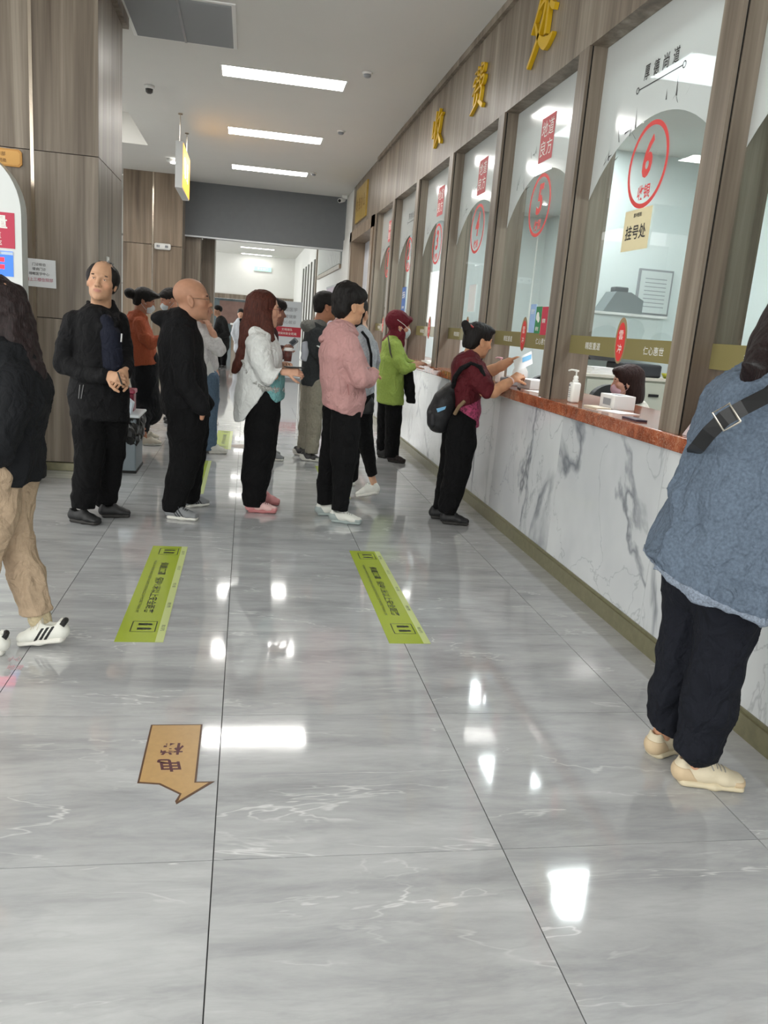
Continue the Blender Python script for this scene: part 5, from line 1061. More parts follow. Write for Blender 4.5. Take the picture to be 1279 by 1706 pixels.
hp += p.chain([(428, 525, 22, 0, .085), (419, 548, 19, -.02, .085), (410, 570, 12, -.04, .075), (404, 590, 9, -.05, .06), (398, 606, 8, -.05, .05), (391, 617, 6, -.05, .04)], False)+p.chain([(440, 525, 14, -.075, .03), (446, 548, 9, -.10, .025), (454, 566, 5, -.13, .015)], False)
hp += [E((0, .085, -.02), (.058, .06, .095), kk=.008, sub=True)]
p.hair(hp, AUB, amp=.005, fall=(60, 60, 5), h=.006, k=.03)
p.finish(lips=(176, 88, 88), brow=(58, 36, 28))
m = MB(); m.tube([p.L(.08, -.01, .012), p.L(.074, .05, .010), p.L(.056, .094, .008)], .0016, 5)
for sx in (-1, 1): m.tube([p.L(sx*.031+.024*math.cos(a), .100, .002+.019*math.sin(a)) for a in np.linspace(0, 6.283, 13)], .0017, 5)
m.build('glasses', simple('glasses_red', (120, 40, 40), .3), p.root)
t = thing('phone', 'dark phone held by the white-jacket woman', 'phone', tuple(p.P(490, 612, -.2))); bx = p.P(487, 612, -.2); MB().box((bx[0]-.055, bx[1]-.035, bx[2]-.004), (bx[0]+.075, bx[1]+.035, bx[2]+.005), bev=.003, rz=.2).build('case', SOLEB, t); MB().box((bx[0]-.048, bx[1]-.03, bx[2]+.005), (bx[0]+.068, bx[1]+.03, bx[2]+.0065), rz=.2, c=(bx[0]+.01, bx[1])).build('screen', simple('phone_screen', (60, 64, 70), .1), t)
t = thing('paper_cup', 'brown printed paper cup with a white lid at the white jacket', 'cup', tuple(p.P(479, 601, -.02))); b = p.P(479, 602, 0.0); MB().lathe(b, [(.026, 0), (.031, .075)], 20).build('cup', simple('cup_brown', (96, 50, 44), .5, noise=.4, nscale=40), t, True); MB().lathe(b+np.array([0, 0, .075]), [(.033, 0), (.033, .008), (.029, .012), (.028, .022)], 20).build('lid', PLW, t, True)
# ---------------------------------------------------------------- woman in pink hoodie
p = Person('woman with short black hair in a pink hoodie, black trousers and white sneakers', 5.69, PG(567, 868)[:2], (204, 156, 122))
p.head(582, 509, 60, 22, 0, 4, 0, neck=(573, 548, 0))
PKH = cloth('pink_hoodie', (212, 150, 146), .85, .05)
tor = p.chain([(572, 546, 16, 0, .10), (566, 562, 29, 0, .17), (567, 590, 35, 0, .20), (570, 630, 37, 0, .20), (573, 662, 36, 0, .19), (570, 690, 32, 0, .18)])
a1 = p.chain([(578, 572, 20, -.14), (588, 602, 19, -.19), (601, 630, 17, -.21), (612, 632, 14, -.16), (621, 624, 10.5, -.1)], k=.010); a2 = p.chain([(580, 570, 17, .16), (596, 605, 15, .2), (610, 622, 12, .18)], k=.010)
hood = [ell(p.P(557, 556, 0), (.105, .13, .042), euler_axes(90, 0, 24)), ell(p.P(575, 550, 0), (.075, .085, .035))]+p.chain([(536, 567, 8, 0, .07), (556, 560, 10, -.06, .05), (585, 552, 7, -.09, .03)], False)
p.garment('hood', p.chain([(537, 565, 7, 0, .08), (550, 558, 10.5, 0, .125), (566, 550, 11, 0, .125), (580, 547, 9, -.02, .10), (590, 554, 5, -.07, .05)], False), PKH, .02, (), .006)
p.garment('hoodie', tor+a1+a2, PKH, .02, [p.cut((538, 674), (600, 694))], .007)
m = MB(); m.tube([p.P(579, 640, -.2), p.P(581, 658, -.2)], .0022, 5); m.build('pocket_zip', simple('zip_rose', (150, 90, 90), .5), p.root)
p.garment('rib_hem', p.chain([(569, 676, 32.5, 0, .182), (567, 688, 31, 0, .178)], False), cloth('pink_rib', (204, 140, 138), .85, .12, nscale=120), .01, [p.cut((538, 674), (600, 694)), p.cut((538, 664), (602, 682), 'down')], .002)
d1, d2 = p.leg_d((560, 871)), p.leg_d((540, 858))
l1 = p.leg([(576, 684, 25, .09), (575, 720, 25, .10), (573, 760, 23), (570, 800, 17), (568, 835, 14), (566, 850, 14)], -.07, d1); l2 = p.leg([(558, 684, 21, .09), (556, 720, 20), (549, 765, 17), (542, 800, 14), (541, 838, 13)], .08, d2)
p.garment('trousers', l1+l2, BLK3, .015, (), .006)
SHW = simple('shoe_white', (212, 212, 204), .6, bump=.1); SOLEG = simple('sole_greygreen', (150, 160, 158), .6)
p.shoe((547, 868), (608, 875), SHW, SOLEG, .048, laces=simple('lace_pale', (170, 172, 168), .7), accent=SOLEG); p.shoe((525, 857), (566, 859), SHW, SOLEG, .048, laces=SHW, accent=SOLEG)
E = p.E; hp = [E((0, -.016, .046), (.088, .112, .092)), E((0, -.06, -.02), (.076, .058, .075), kk=.03), E((.0, .062, .070), (.060, .055, .045), kk=.03), E((0, -.03, .10), (.07, .08, .05), kk=.03)]
hp += [E((0, .10, -.03), (.075, .062, .075), kk=.01, sub=True), E((.09, .015, -.03), (.03, .032, .045), kk=.008, sub=True), E((-.09, .015, -.03), (.03, .032, .045), kk=.008, sub=True)]
p.hair(hp, cuts=[(p.L(0, -.05, -.085), -p.R[2])], amp=.012, fall=(42, 24, 18))
p.hand((621, 623), (625, 617), (.3, -.6, .7), 1, .9, .9, dw=-.08, dk=-.02)
p.finish()
q = p.P(615, 617, -.05); t = thing('wallet', 'maroon folded wallet in front of the pink sleeve', 'wallet', tuple(q)); MB().poly([tuple(p.P(605, 611, -.08)), tuple(p.P(616, 626, -.10)), tuple(p.P(625, 618, .0)), tuple(p.P(622, 612, .06))], (-.2, -.8, .5), .02).build('cover', simple('wallet_maroon', (112, 58, 66), .5), t)
# ---------------------------------------------------------------- woman in grey top walking behind the pink hoodie
p = Person('woman in a pale grey top stepping away behind the pink hoodie', 6.45, PG(606, 824)[:2], (204, 160, 132))
p.head(594, 522, 54, 60, 0, 0, .08, neck=(600, 552, .05))
GRY = cloth('grey_knit', (176, 180, 186), .9, .18, nscale=90)
tor = p.chain([(601, 553, 12, 0, .09), (603, 568, 20, 0, .15), (606, 592, 22, 0, .17), (605, 625, 20, 0, .16), (602, 660, 21, 0, .16)]); a1 = p.chain([(620, 574, 9, .05), (626, 600, 8, .12), (622, 625, 7, .2)], k=.010)
p.garment('top', tor+a1, GRY, .02, (), .006)
d1 = p.leg_d((606, 826)); l1 = p.leg([(604, 660, 20, .14), (603, 700, 17), (608, 735, 14), (615, 765, 11), (620, 792, 9)], -.02, d1); l2 = p.leg([(596, 660, 18, .13), (592, 710, 14), (588, 760, 11), (586, 800, 10)], .1, .35)
p.garment('trousers', l1+l2, BLK3, .015, [p.cut((604, 806), (632, 790))], .005)
p.bare(p.chain([(616, 785, 6, d1), (623, 806, 5.5, d1+.02)], False))
p.shoe((634, 822), (590, 829), SHW, SOLEW, .044, zh=.07, zt=.0, ankle=.095, laces=SHW); p.shoe((590, 808), (566, 812), SHW, SOLEW, .044)
E = p.E; p.hair([E((0, -.018, .04), (.084, .106, .09)), E((0, -.06, -.06), (.07, .05, .10), kk=.03), E((0, .10, -.03), (.06, .06, .085), kk=.01, sub=True)])
p.finish()
t = thing('shoulder_bag', 'black shoulder bag hanging behind the pink hoodie', 'bag', tuple(p.P(612, 690, -.1)))
p.root, rt = t, p.root
p.garment('pouch', p.chain([(610, 655, 8, -.1, .03), (611, 672, 12, -.1, .04), (612, 685, 11, -.1, .04)], False), simple('bag_black2', (24, 25, 27), .5), .02, [p.cut((600, 688), (624, 686))], .003)
m = MB(); m.tube([p.P(603, 553, -.13), p.P(612, 564, -.19), p.P(618, 590, -.2), p.P(618, 620, -.19), p.P(612, 655, -.1)], .011, 6); m.build('strap', BLK, t); p.root = rt
# ---------------------------------------------------------------- man in hooded vest
p = Person('man with black hair in a grey hooded vest and khaki trousers', 8.34, PG(512, 765)[:2], (164, 112, 86))
p.head(543, 511, 44, 8, 0, 4, 0, neck=(533, 538, 0))
VST = cloth('grey_vest', (58, 62, 64), .85); HDG = cloth('grey_hood', (122, 122, 116), .9)
tor = p.chain([(532, 539, 10, 0, .09), (526, 552, 19, 0, .16), (524, 575, 21, 0, .19), (523, 610, 21, 0, .19), (521, 645, 20, 0, .18)]); a1 = p.chain([(526, 558, 13, -.14), (528, 585, 12, -.19), (542, 602, 10, -.2)], k=.010); a2 = p.chain([(530, 558, 12, .14), (540, 585, 10, .18), (550, 598, 8, .1)], k=.010)
p.garment('vest', tor+a1+a2, VST, .02, [p.cut((500, 640), (545, 645))], .007)
p.garment('hood', [ell(p.P(518, 547, 0), (.115, .17, .075), euler_axes(90, 0, 25)), ell(p.P(531, 540, 0), (.085, .12, .055))], HDG, .02, (), .006)
KHK = cloth('khaki', (160, 152, 132), .9); d1, d2 = p.leg_d((515, 768)), p.leg_d((500, 758))
l1 = p.leg([(527, 640, 16, .11), (526, 670, 15), (523, 705, 13), (520, 738, 12), (518, 755, 11)], -.08, d1); l2 = p.leg([(515, 640, 15, .11), (511, 675, 12), (507, 712, 10), (504, 740, 9), (503, 748, 8)], .08, d2)
p.garment('trousers', l1+l2, KHK, .012, (), .008)
SBW = simple('shoe_black_white', (60, 58, 58), .6, noise=.9, nscale=28)
p.shoe((500, 766), (536, 770), SBW, SOLEW, .05, laces=SOLEB, accent=SOLEW); p.shoe((489, 757), (518, 761), SBW, SOLEW, .05, laces=SOLEB, accent=SOLEW)
E = p.E; p.hair([E((0, -.016, .05), (.084, .106, .086)), E((0, -.06, -.01), (.07, .05, .06), kk=.03), E((0, .06, .078), (.05, .045, .03), kk=.02), E((0, .10, -.03), (.08, .064, .082), kk=.01, sub=True), E((.085, .01, -.03), (.03, .03, .045), kk=.008, sub=True), E((-.085, .01, -.03), (.03, .03, .045), kk=.008, sub=True)], cuts=[(p.L(0, 0, -.055), -p.R[2])], amp=.005, fall=(60, 30, 25))
p.finish(lips=(136, 84, 76))
t = thing('paper_slip', 'white slip of paper at the hand of the vest man', 'paper', tuple(p.P(533, 577, -.3))); MB().poly([tuple(p.P(527, 576, -.3)), tuple(p.P(538, 583, -.3)), tuple(p.P(540, 576, -.15)), tuple(p.P(532, 574, -.15))], (0, -.2, 1), .002).build('sheet', CARD, t)
# ---------------------------------------------------------------- woman in green coat
p = Person('woman in a lime green coat and dark red headscarf at the counter', 8.5, PG(648, 768)[:2], (198, 150, 126))
p.head(664, 542, 44, 8, -4, 4, 0, neck=(658, 566, 0))
GRN = cloth('green_coat', (160, 190, 66), .7, .06)
tor = p.chain([(658, 562, 9, 0, .09), (654, 574, 17, 0, .16), (652, 600, 20, 0, .19), (650, 635, 22, 0, .20), (650, 678, 23, 0, .215)]); a1 = p.chain([(658, 578, 13, -.13), (664, 600, 12, -.18), (672, 614, 10, -.2), (688, 611, 7, -.2)], k=.010); a2 = p.chain([(660, 578, 11, .14), (672, 604, 9, .17), (688, 606, 6, .1)], k=.010)
p.garment('coat', tor+a1+a2, GRN, .02, [p.cut((627, 669), (675, 675))], .009)
m = MB(); m.tube([p.P(646, 560, -.14), p.P(648, 572, -.18), p.P(650, 588, -.2), p.P(658, 606, -.2)], .008, 6); m.build('bag_strap', simple('strap_dark', (70, 64, 58), .6), p.root)
d1, d2 = p.leg_d((652, 769)), p.leg_d((636, 761))
l1 = p.leg([(656, 668, 15, .08), (655, 700, 14, .085), (653, 735, 12.5), (652, 762, 12)], -.07, d1); l2 = p.leg([(643, 668, 14, .11), (641, 700, 13), (638, 735, 11), (637, 754, 10)], .07, d2)
p.garment('trousers', l1+l2, BLK3, .02, (), .005)
p.shoe((644, 768), (678, 773), simple('shoe_floral', (40, 28, 28), .6, noise=.9, nscale=40), SOLEB, .046); p.shoe((628, 761), (656, 765), SHOEB, SOLEB, .046)
p.hand((688, 610), (695, 607), (0, -.5, .85), 1, .5, .9, dw=-.2, dk=-.2); p.hand((688, 606), (696, 604), (0, .1, 1), -1, .5, .9, dw=.08, dk=.04)
E = p.E; SCF = cloth('red_scarf', (128, 24, 40), .7, .1)
sc_ = [E((0, -.018, .036), (.094, .114, .096)), E((0, .0, -.07), (.082, .08, .07), kk=.03), E((0, -.02, -.15), (.11, .10, .07), kk=.04), E((0, .088, .062), (.052, .03, .026), kk=.02), E((0, .105, -.035), (.060, .05, .072), kk=.008, sub=True)]
p.garment('headscarf', sc_, SCF, .025, (), .005, h=.007)
MSKB = simple('mask_pale', (206, 220, 226), .8); face_mask(p, MSKB); MB().tube([p.L(.082, .085, -.03), p.L(.098, .02, .015), p.L(.09, -.05, .05)], .003, 5).build('mask_cord', PLW, p.root)
p.finish()
t = thing('tote_bag', 'black cloth bag hanging at the front of the green coat', 'bag', tuple(p.P(682, 672, .0))); r0 = p.root; p.root = t
p.garment('pouch', p.chain([(680, 622, 8, -.05, .05), (682, 645, 9, -.05, .06), (684, 668, 8, -.05, .05)], False), BLK, .02, [p.cut((670, 670), (696, 672))], .008); m = MB().tube([p.P(676, 622, -.05), p.P(682, 610, -.12), p.P(687, 622, -.05)], .006, 6); m.build('handle', BLK, t); p.root = r0
# ---------------------------------------------------------------- woman in dark red at the counter
p = Person('woman in a dark red short-sleeved top leaning on the counter', 5.75, PG(748, 868)[:2], (196, 146, 112))
p.head(797, 567, 54, 14, -10, 6, 0, neck=(782, 600, 0))
DRD = cloth('dark_red_top', (104, 20, 30), .7, .08); LEO = simple('leopard_pink', (150, 56, 90), .8, noise=.75, nscale=70)
tor = p.chain([(784, 598, 15, 0, .10), (776, 610, 24, 0, .17), (778, 635, 27, 0, .20), (776, 668, 24, 0, .18)]); a1 = p.chain([(786, 616, 21, -.14), (800, 636, 19, -.2), (814, 652, 14, -.24)], k=.010); a2 = p.chain([(794, 614, 16, .15), (806, 628, 13, .2), (812, 650, 9, .22)], k=.010)
colr = p.chain([(764, 596, 6, -.06), (782, 590, 7, -.09), (800, 606, 6, -.12)], False)
p.garment('top', tor+a1+a2+colr, DRD, .02, [p.cut((750, 682), (800, 664)), p.cut((806, 672), (824, 640), 'left')], .007)
p.garment('undershirt', p.chain([(779, 655, 21, 0, .165), (779, 685, 20.5, 0, .17), (776, 712, 22, 0, .17)]), LEO, .02, [p.cut((745, 712), (805, 711))], .005)
d1, d2 = p.leg_d((748, 872)), p.leg_d((722, 862))
l1 = p.leg([(768, 706, 26, .13), (767, 740, 25), (762, 780, 22), (754, 815, 20), (747, 840, 17), (744, 854, 15)], -.07, d1); l2 = p.leg([(758, 706, 22, .13), (753, 750, 18), (745, 790, 16), (738, 820, 13), (732, 848, 11)], .08, d2)
p.garment('trousers', l1+l2, BLK3, .02, (), .006)
p.shoe((732, 871), (786, 876), SHOEB, SOLEB, .048, laces=SHOEB); p.shoe((714, 862), (756, 866), SHOEB, SOLEB, .048)
p.bare(p.chain([(808, 650, 12, -.23), (822, 652, 10.5, -.24), (840, 642, 8.5, -.23), (854, 632, 6.5, -.20)], False)); p.bare(p.chain([(804, 622, 10, .2), (820, 617, 9, .2), (836, 609, 8, .16), (848, 602, 6.5, .12)], False))
p.hand((854, 632), (862, 627), (-.1, -.7, .7), 1, .75, .95, dw=-.2, dk=-.17); p.hand((848, 602), (858, 598), (-.1, .2, .95), -1, .6, .95, dw=.12, dk=.08)
m = MB(); ring_ = lambda a, b, r: m.tube([a, b], r, 14); ring_(p.P(837, 608.5, .16), p.P(841, 606, .15), .036); m.build('wristband', SOLEB, p.root)
m = MB(); m.tube([p.P(849.5, 635, -.215), p.P(851, 634, -.21)], .030, 14); m.build('bracelet', simple('bracelet_pale', (224, 200, 196), .4), p.root)
E = p.E; hp = [E((0, -.018, .036), (.084, .106, .09)), E((0, -.062, -.03), (.070, .050, .065), kk=.03), E((0, .05, .085), (.055, .055, .03), kk=.02), E((0, -.118, .060), (.036, .034, .040), kk=.02), E((0, -.145, .082), (.026, .024, .03), kk=.015), E((0, .098, -.025), (.075, .060, .078), kk=.012, sub=True), E((.088, .01, -.028), (.03, .03, .045), kk=.008, sub=True), E((-.088, .01, -.028), (.03, .03, .045), kk=.008, sub=True)]
p.hair(hp, cuts=[(p.L(0, -.05, -.075), -p.R[2])], amp=.005); MB().tube([p.L(.05, -.10, .075), p.L(0, -.125, .095), p.L(-.05, -.10, .075)], .006, 6).build('hair_clip', simple('clip_red', (150, 40, 40), .4), p.root)
p.finish()
t = thing('backpack', 'black backpack hanging low on the woman in dark red', 'backpack', tuple(p.P(735, 718, 0))); r0 = p.root; p.root = t
p.garment('pack', p.chain([(752, 650, 14, 0, .10), (742, 668, 20, 0, .13), (734, 690, 22, 0, .14), (731, 704, 18, 0, .13)], False), simple('pack_black', (20, 20, 23), .6, bump=.3, bscale=120), .03, (), .006)
p.garment('front_pocket', p.chain([(722, 690, 11, -.02, .10), (721, 704, 10, -.02, .10)], False), simple('pack_black2', (26, 26, 30), .6), .02, (), .003)
m = MB(); m.tube([p.P(755, 645, -.1), p.P(758, 628, -.17), p.P(768, 614, -.215), p.P(784, 606, -.20), p.P(800, 612, -.23), p.P(806, 628, -.26)], .018, 8); m.build('strap', BLK, t)
m = MB(); m.tube([p.P(757, 690, -.17), p.P(764, 678, -.2), p.P(774, 668, -.2)], .014, 6); m.build('lower_strap', simple('strap_tan', (120, 98, 72), .7), t)
m = MB(); m.poly([tuple(p.P(727, 681, -.17)), tuple(p.P(743, 677, -.17)), tuple(p.P(741, 682, -.17)), tuple(p.P(729, 687, -.17))], (0, -1, 0), .01); m.build('side_tissue', simple('tissue_blue', (120, 176, 214), .6), t); p.root = r0
t = thing('medical_leaflet', 'white leaflet with a blue block held in both hands over the counter', 'paper', tuple(p.P(870, 610, -.05)))
MB().poly([tuple(p.P(855, 600, -.1)), tuple(p.P(858, 620, -.18)), tuple(p.P(887, 606, -.08)), tuple(p.P(885, 585, .02))], (0, -1, .3), .002).build('sheet', CARD, t); MB().poly([tuple(p.P(870, 596, -.065)), tuple(p.P(870, 604, -.10)), tuple(p.P(885, 598, -.05)), tuple(p.P(885, 590, -.01))], (0, -1, .3), .001).build('blue_block', simple('leaflet_blue', (96, 160, 200), .6), t)
# ---------------------------------------------------------------- woman in denim shirt, right edge
p = Person('woman in a loose denim shirt and navy trousers at the right edge', 2.2, PG(1155, 1295)[:2], (200, 152, 122))
p.head(1318, 545, 112, 30, -12, 8, .15, neck=(1282, 625, .08))
DEN = simple('denim', (94, 106, 121), .9, noise=.22, nscale=120, bump=.4, bscale=420, spec=.15, wrinkle=.9)
tor = p.chain([(1275, 640, 45, .05, .14), (1258, 690, 82, 0, .20), (1250, 770, 100, 0, .24), (1235, 860, 122, 0, .25), (1210, 940, 132, 0, .25), (1205, 1000, 130, 0, .25)])
a1 = p.chain([(1210, 668, 40, .10), (1186, 720, 34, .22), (1192, 752, 32, .3)], k=.010); a2 = p.chain([(1310, 690, 46, -.12), (1325, 790, 42, -.2), (1305, 870, 36, -.2)], k=.010)
p.garment('shirt', tor+a1+a2, DEN, .04, [p.cut((1074, 934), (1150, 972)), p.cut((1110, 968), (1330, 1000))], .020, h=.0075, sc=(9, 9, 1.8))
tor2 = p.chain([(1258, 690, 83, 0, .203), (1250, 770, 101, 0, .243), (1235, 860, 123.5, 0, .254), (1210, 940, 133.5, 0, .254), (1205, 1000, 131.5, 0, .254)], False)
p.garment('hem', tor2, simple('denim_hem', (122, 132, 146), .9, noise=.35, nscale=160, bump=.4, bscale=300), .04, [p.cut((1074, 936), (1150, 974)), p.cut((1110, 970), (1330, 1002)), p.cut((1074, 929), (1330, 1000), 'down')], .020, h=.0075, sc=(9, 9, 1.8))
MET = simple('buckle_metal', (196, 190, 180), .25, 1.0)
t = thing('shoulder_strap', 'black shoulder bag strap with a metal buckle across the denim back', 'bag', tuple(p.P(1206, 695, -.27)))
def ribbon(pts, wv, th, mat, name, parent):
    A = [Vector(q) for q in pts]; vs = []; fs = []
    for i, q in enumerate(A):
        tdir = (A[min(i+1, len(A)-1)]-A[max(i-1, 0)]).normalized(); nrm_ = (Vector(CPOS)-q).normalized(); sd = tdir.cross(nrm_).normalized()
        for sg in (-1, 1):
            for e in (0, 1): vs.append(q+sd*wv/2*sg+nrm_*th*e)
    for i in range(len(A)-1):
        b = i*4; fs += [(b, b+4, b+6, b+2), (b+1, b+3, b+7, b+5), (b, b+1, b+5, b+4), (b+2, b+6, b+7, b+3)]
    return mesh_ob(name, vs, fs, mat, parent)
ribbon([p.P(1300, 640, -.20), p.P(1279, 658, -.225), p.P(1240, 678, -.245), p.P(1206, 697, -.235), p.P(1180, 722, -.20), p.P(1162, 745, -.13), p.P(1155, 752, -.04), p.P(1156, 757, .06)], .042, .006, simple('strap_leather', (22, 22, 24), .5), 'strap', t)
bc = p.P(1210, 695, -.25); ux = nrm(p.P(1240, 678, -.25)-bc); vx = nrm(np.cross(ux, nrm(CPOS-bc))); m = MB()
m.tube([bc+ux*.026+vx*.028, bc+ux*.026-vx*.028, bc-ux*.026-vx*.028, bc-ux*.026+vx*.028, bc+ux*.026+vx*.028], .0035, 6); m.build('buckle', MET, t)
NVY = cloth('navy_trousers', (22, 25, 36), .85)
d1, d2 = p.leg_d((1165, 1310)), p.leg_d((1095, 1268))
l1 = p.leg([(1210, 930, 66, .15), (1212, 1000, 56), (1206, 1060, 47), (1191, 1120, 44), (1180, 1180, 42), (1162, 1240, 36), (1158, 1252, 35)], -.03, d1); l2 = p.leg([(1160, 930, 56, .15), (1148, 1010, 42), (1130, 1090, 36), (1117, 1150, 34), (1108, 1210, 30), (1106, 1218, 29)], .10, d2)
p.garment('trousers', l1+l2, NVY, .02, [p.cut((1120, 1246), (1195, 1266)), ], .009)
CRM = simple('shoe_cream', (206, 194, 168), .6, bump=.1); CRS = simple('sole_cream', (200, 188, 160), .6)
p.shoe((1116, 1300), (1250, 1316), CRM, CRS, .05, laces=simple('lace_grey2', (150, 146, 138), .7), accent=simple('shoe_tan', (196, 174, 142), .6)); ls = p.last_shoe; p.body.append(([tub(ls(.25, 0, .05), ls(.26, 0, .20), .030, .034)], .02)); p.shoe((1078, 1262), (1150, 1236), CRM, CRS, .05, accent=simple('shoe_tan', (196, 174, 142), .6)); ls = p.last_shoe; p.body.append(([tub(ls(.25, 0, .05), ls(.26, 0, .20), .030, .034)], .02))

E = p.E; hp = [E((0, -.018, .036), (.088, .108, .092)), E((0, -.07, -.08), (.085, .06, .12), kk=.04)]+p.chain([(1310, 570, 50, .02, .07), (1275, 605, 34, -.04, .05), (1256, 628, 20, -.10, .03), (1238, 606, 4, -.14, .01)], False)+[E((0, .10, -.03), (.07, .06, .085), kk=.01, sub=True)]
p.hair(hp, hair_mat('hair_brown', (34, 24, 24)), amp=.006, fall=(60, 60, 8), h=.006)
p.finish()
# ---------------------------------------------------------------- woman walking out at the left edge
p = Person('woman in a black top and tan trousers walking out at the left edge', 3.36, PG(60, 1068)[:2], (202, 156, 126))
p.head(-14, 512, 96, 178, 0, -4, 0, neck=(0, 580, 0))
tor = p.chain([(2, 578, 26, 0, .10), (12, 605, 52, 0, .17), (20, 650, 62, 0, .20), (12, 710, 57, 0, .18), (10, 770, 60, 0, .18), (10, 815, 62, 0, .18)]); a1 = p.chain([(22, 628, 34, -.13), (18, 690, 30, -.19), (0, 750, 25, -.2), (-40, 775, 19, -.2)], k=.010); a2 = p.chain([(10, 628, 32, .14), (20, 700, 28, .18), (10, 760, 22, .16)], k=.010)
p.garment('top', tor+a1+a2, cloth('charcoal_top', (22, 24, 28)), .025, [p.cut((-60, 802), (80, 796))], .010)
TAN = cloth('tan_trousers', (190, 160, 126), .9, .08); dA = p.leg_d((70, 1070)); dB = dA+.16-.28
l1 = p.leg([(22, 795, 44, .15), (24, 840, 33), (22, 885, 25), (34, 920, 28), (44, 960, 28), (59, 1015, 26), (60, 1024, 26)], .06, dA); l2 = p.leg([(-10, 795, 44, .15), (-8, 840, 40), (-22, 900, 34), (-40, 970, 30), (-50, 1020, 26)], -.08, dB)
p.garment('trousers', l1+l2, TAN, .015, [p.cut((32, 1017), (86, 1012))], .012, sc=(11, 11, 5))
p.garment('sock', p.chain([(60, 1005, 17, dA), (66, 1030, 16, dA), (72, 1046, 17, dA+.01)], False), cloth('sock_beige', (206, 186, 142)), .02, (), .002)
BST = simple('stripe_black', (20, 20, 20), .6)
p.shoe((116, 1066), (22, 1074), SHW, SOLEW, .05, zh=.03, laces=simple('lace_cream', (206, 200, 184), .7), swoosh=BST, ankle=.105); hl = p.last_shoe; m = MB(); m.tube([hl(.07, -.024, .074), hl(.03, -.014, .084), hl(.022, 0, .087), hl(.03, .014, .084), hl(.07, .024, .074)], .012, 8); m.build('heel_tab', BST, p.root.children[-1] if False else p.root)
p.shoe((14, 1088), (-80, 1094), SHW, SOLEW, .05, swoosh=BST); hl = p.last_shoe; m = MB(); m.tube([hl(.07, -.024, .074), hl(.03, -.014, .084), hl(.022, 0, .087), hl(.03, .014, .084), hl(.07, .024, .074)], .012, 8); m.build('heel_tab', BST, p.root)
E = p.E; hp = [E((0, -.018, .036), (.088, .11, .092)), E((0, -.07, -.06), (.085, .06, .10), kk=.04)]+p.chain([(12, 520, 36, 0, .09), (25, 560, 32, 0, .09), (38, 595, 26, -.02, .08), (56, 618, 16, -.04, .06), (70, 632, 8, -.05, .03)], False)+[E((0, .095, -.03), (.07, .06, .085), kk=.01, sub=True)]
p.hair(hp, hair_mat('hair_wavy', (36, 26, 26)), amp=.018, fall=(28, 28, 18), h=.006, k=.03)
p.finish()
# ---------------------------------------------------------------- woman in orange jacket
p = Person('woman in an orange jacket with a hair bun and face mask looking down', 8.9, PG(247, 738)[:2], (168, 116, 92))
p.head(241, 501, 38, 4, -16, 4, 0, neck=(231, 524, 0))
ORG = cloth('orange_jacket', (196, 84, 46), .8, .07)
tor = p.chain([(231, 524, 9, 0, .09), (228, 535, 18, 0, .16), (232, 558, 22, 0, .19), (236, 585, 23, 0, .19), (241, 615, 24, 0, .18)]); a1 = p.chain([(233, 540, 12, -.14), (242, 562, 11, -.19), (252, 574, 9, -.2), (264, 566, 6, -.2)], k=.010); a2 = p.chain([(236, 540, 11, .14), (250, 568, 8, .18), (264, 564, 6, .1)], k=.010); colr = p.chain([(217, 522, 4, -.05), (232, 524, 5, -.09), (243, 530, 4, -.11)], False)
p.garment('jacket', tor+a1+a2+colr, ORG, .02, [p.cut((214, 609), (268, 606))], .007)
SKT = cloth('dark_skirt', (26, 28, 32)); dA = p.leg_d((252, 742))
p.garment('culottes', p.chain([(241, 598, 23, 0, .16), (241, 630, 22, 0, .17), (243, 660, 22, 0, .17), (246, 685, 24, 0, .17)])+p.leg([(238, 660, 17), (237, 695, 13), (240, 722, 6)], -.04, dA)+p.leg([(244, 660, 14), (243, 690, 9), (243, 718, 6)], .1, .2), SKT, .03, (), .008)
p.bare(p.chain([(240, 715, 4, dA), (241, 735, 4, dA)], False))
SBG = simple('shoe_beige', (200, 192, 176), .6); p.shoe((236, 742), (263, 742), SBG, SOLEW, .044); p.shoe((238, 734), (262, 732), SBG, SOLEW, .044)
p.hand((262, 567), (267, 563), (0, -.5, .85), 1, .8, .9, dw=-.2, dk=-.18)
E = p.E; p.hair([E((0, -.018, .04), (.088, .108, .092)), E((0, .06, .085), (.06, .075, .032), kk=.02), E((0, -.155, .02), (.062, .058, .052), kk=.01), E((0, -.06, -.03), (.068, .05, .06), kk=.03), E((0, .10, -.03), (.075, .062, .078), kk=.01, sub=True)], cuts=[(p.L(0, 0, -.07), -p.R[2])])
face_mask(p, simple('mask_white', (206, 214, 218), .8)); p.finish()
# ---------------------------------------------------------------- masked man behind the bald man
p = Person('dark-haired man in a white mask partly hidden behind the bald man', 10.2, PG(284, 703)[:2], (176, 126, 102))
p.head(282, 500, 34, 200, -18, -2, 0, neck=(287, 521, 0))
p.garment('jacket', p.chain([(288, 521, 8, 0, .09), (289, 532, 16, 0, .17), (288, 560, 18, 0, .19), (287, 600, 18, 0, .18), (287, 620, 18, 0, .17)])+p.chain([(290, 538, 10, -.14), (292, 565, 8, -.19), (282, 580, 6, -.2)])+p.chain([(286, 538, 9, .14), (284, 565, 8, .19), (276, 576, 6, .15)]), BLK2, .02, [p.cut((265, 618), (310, 618))], .006)
p.garment('trousers', p.leg([(291, 612, 11), (290, 660, 9), (290, 697, 8)], -.06, .0)+p.leg([(283, 612, 11), (282, 660, 8), (283, 694, 7)], .08, .1), BLK3, .02)
p.shoe((297, 703), (273, 706), SHOEB, SOLEB, .046); p.shoe((294, 698), (272, 701), SHOEB, SOLEB, .046)
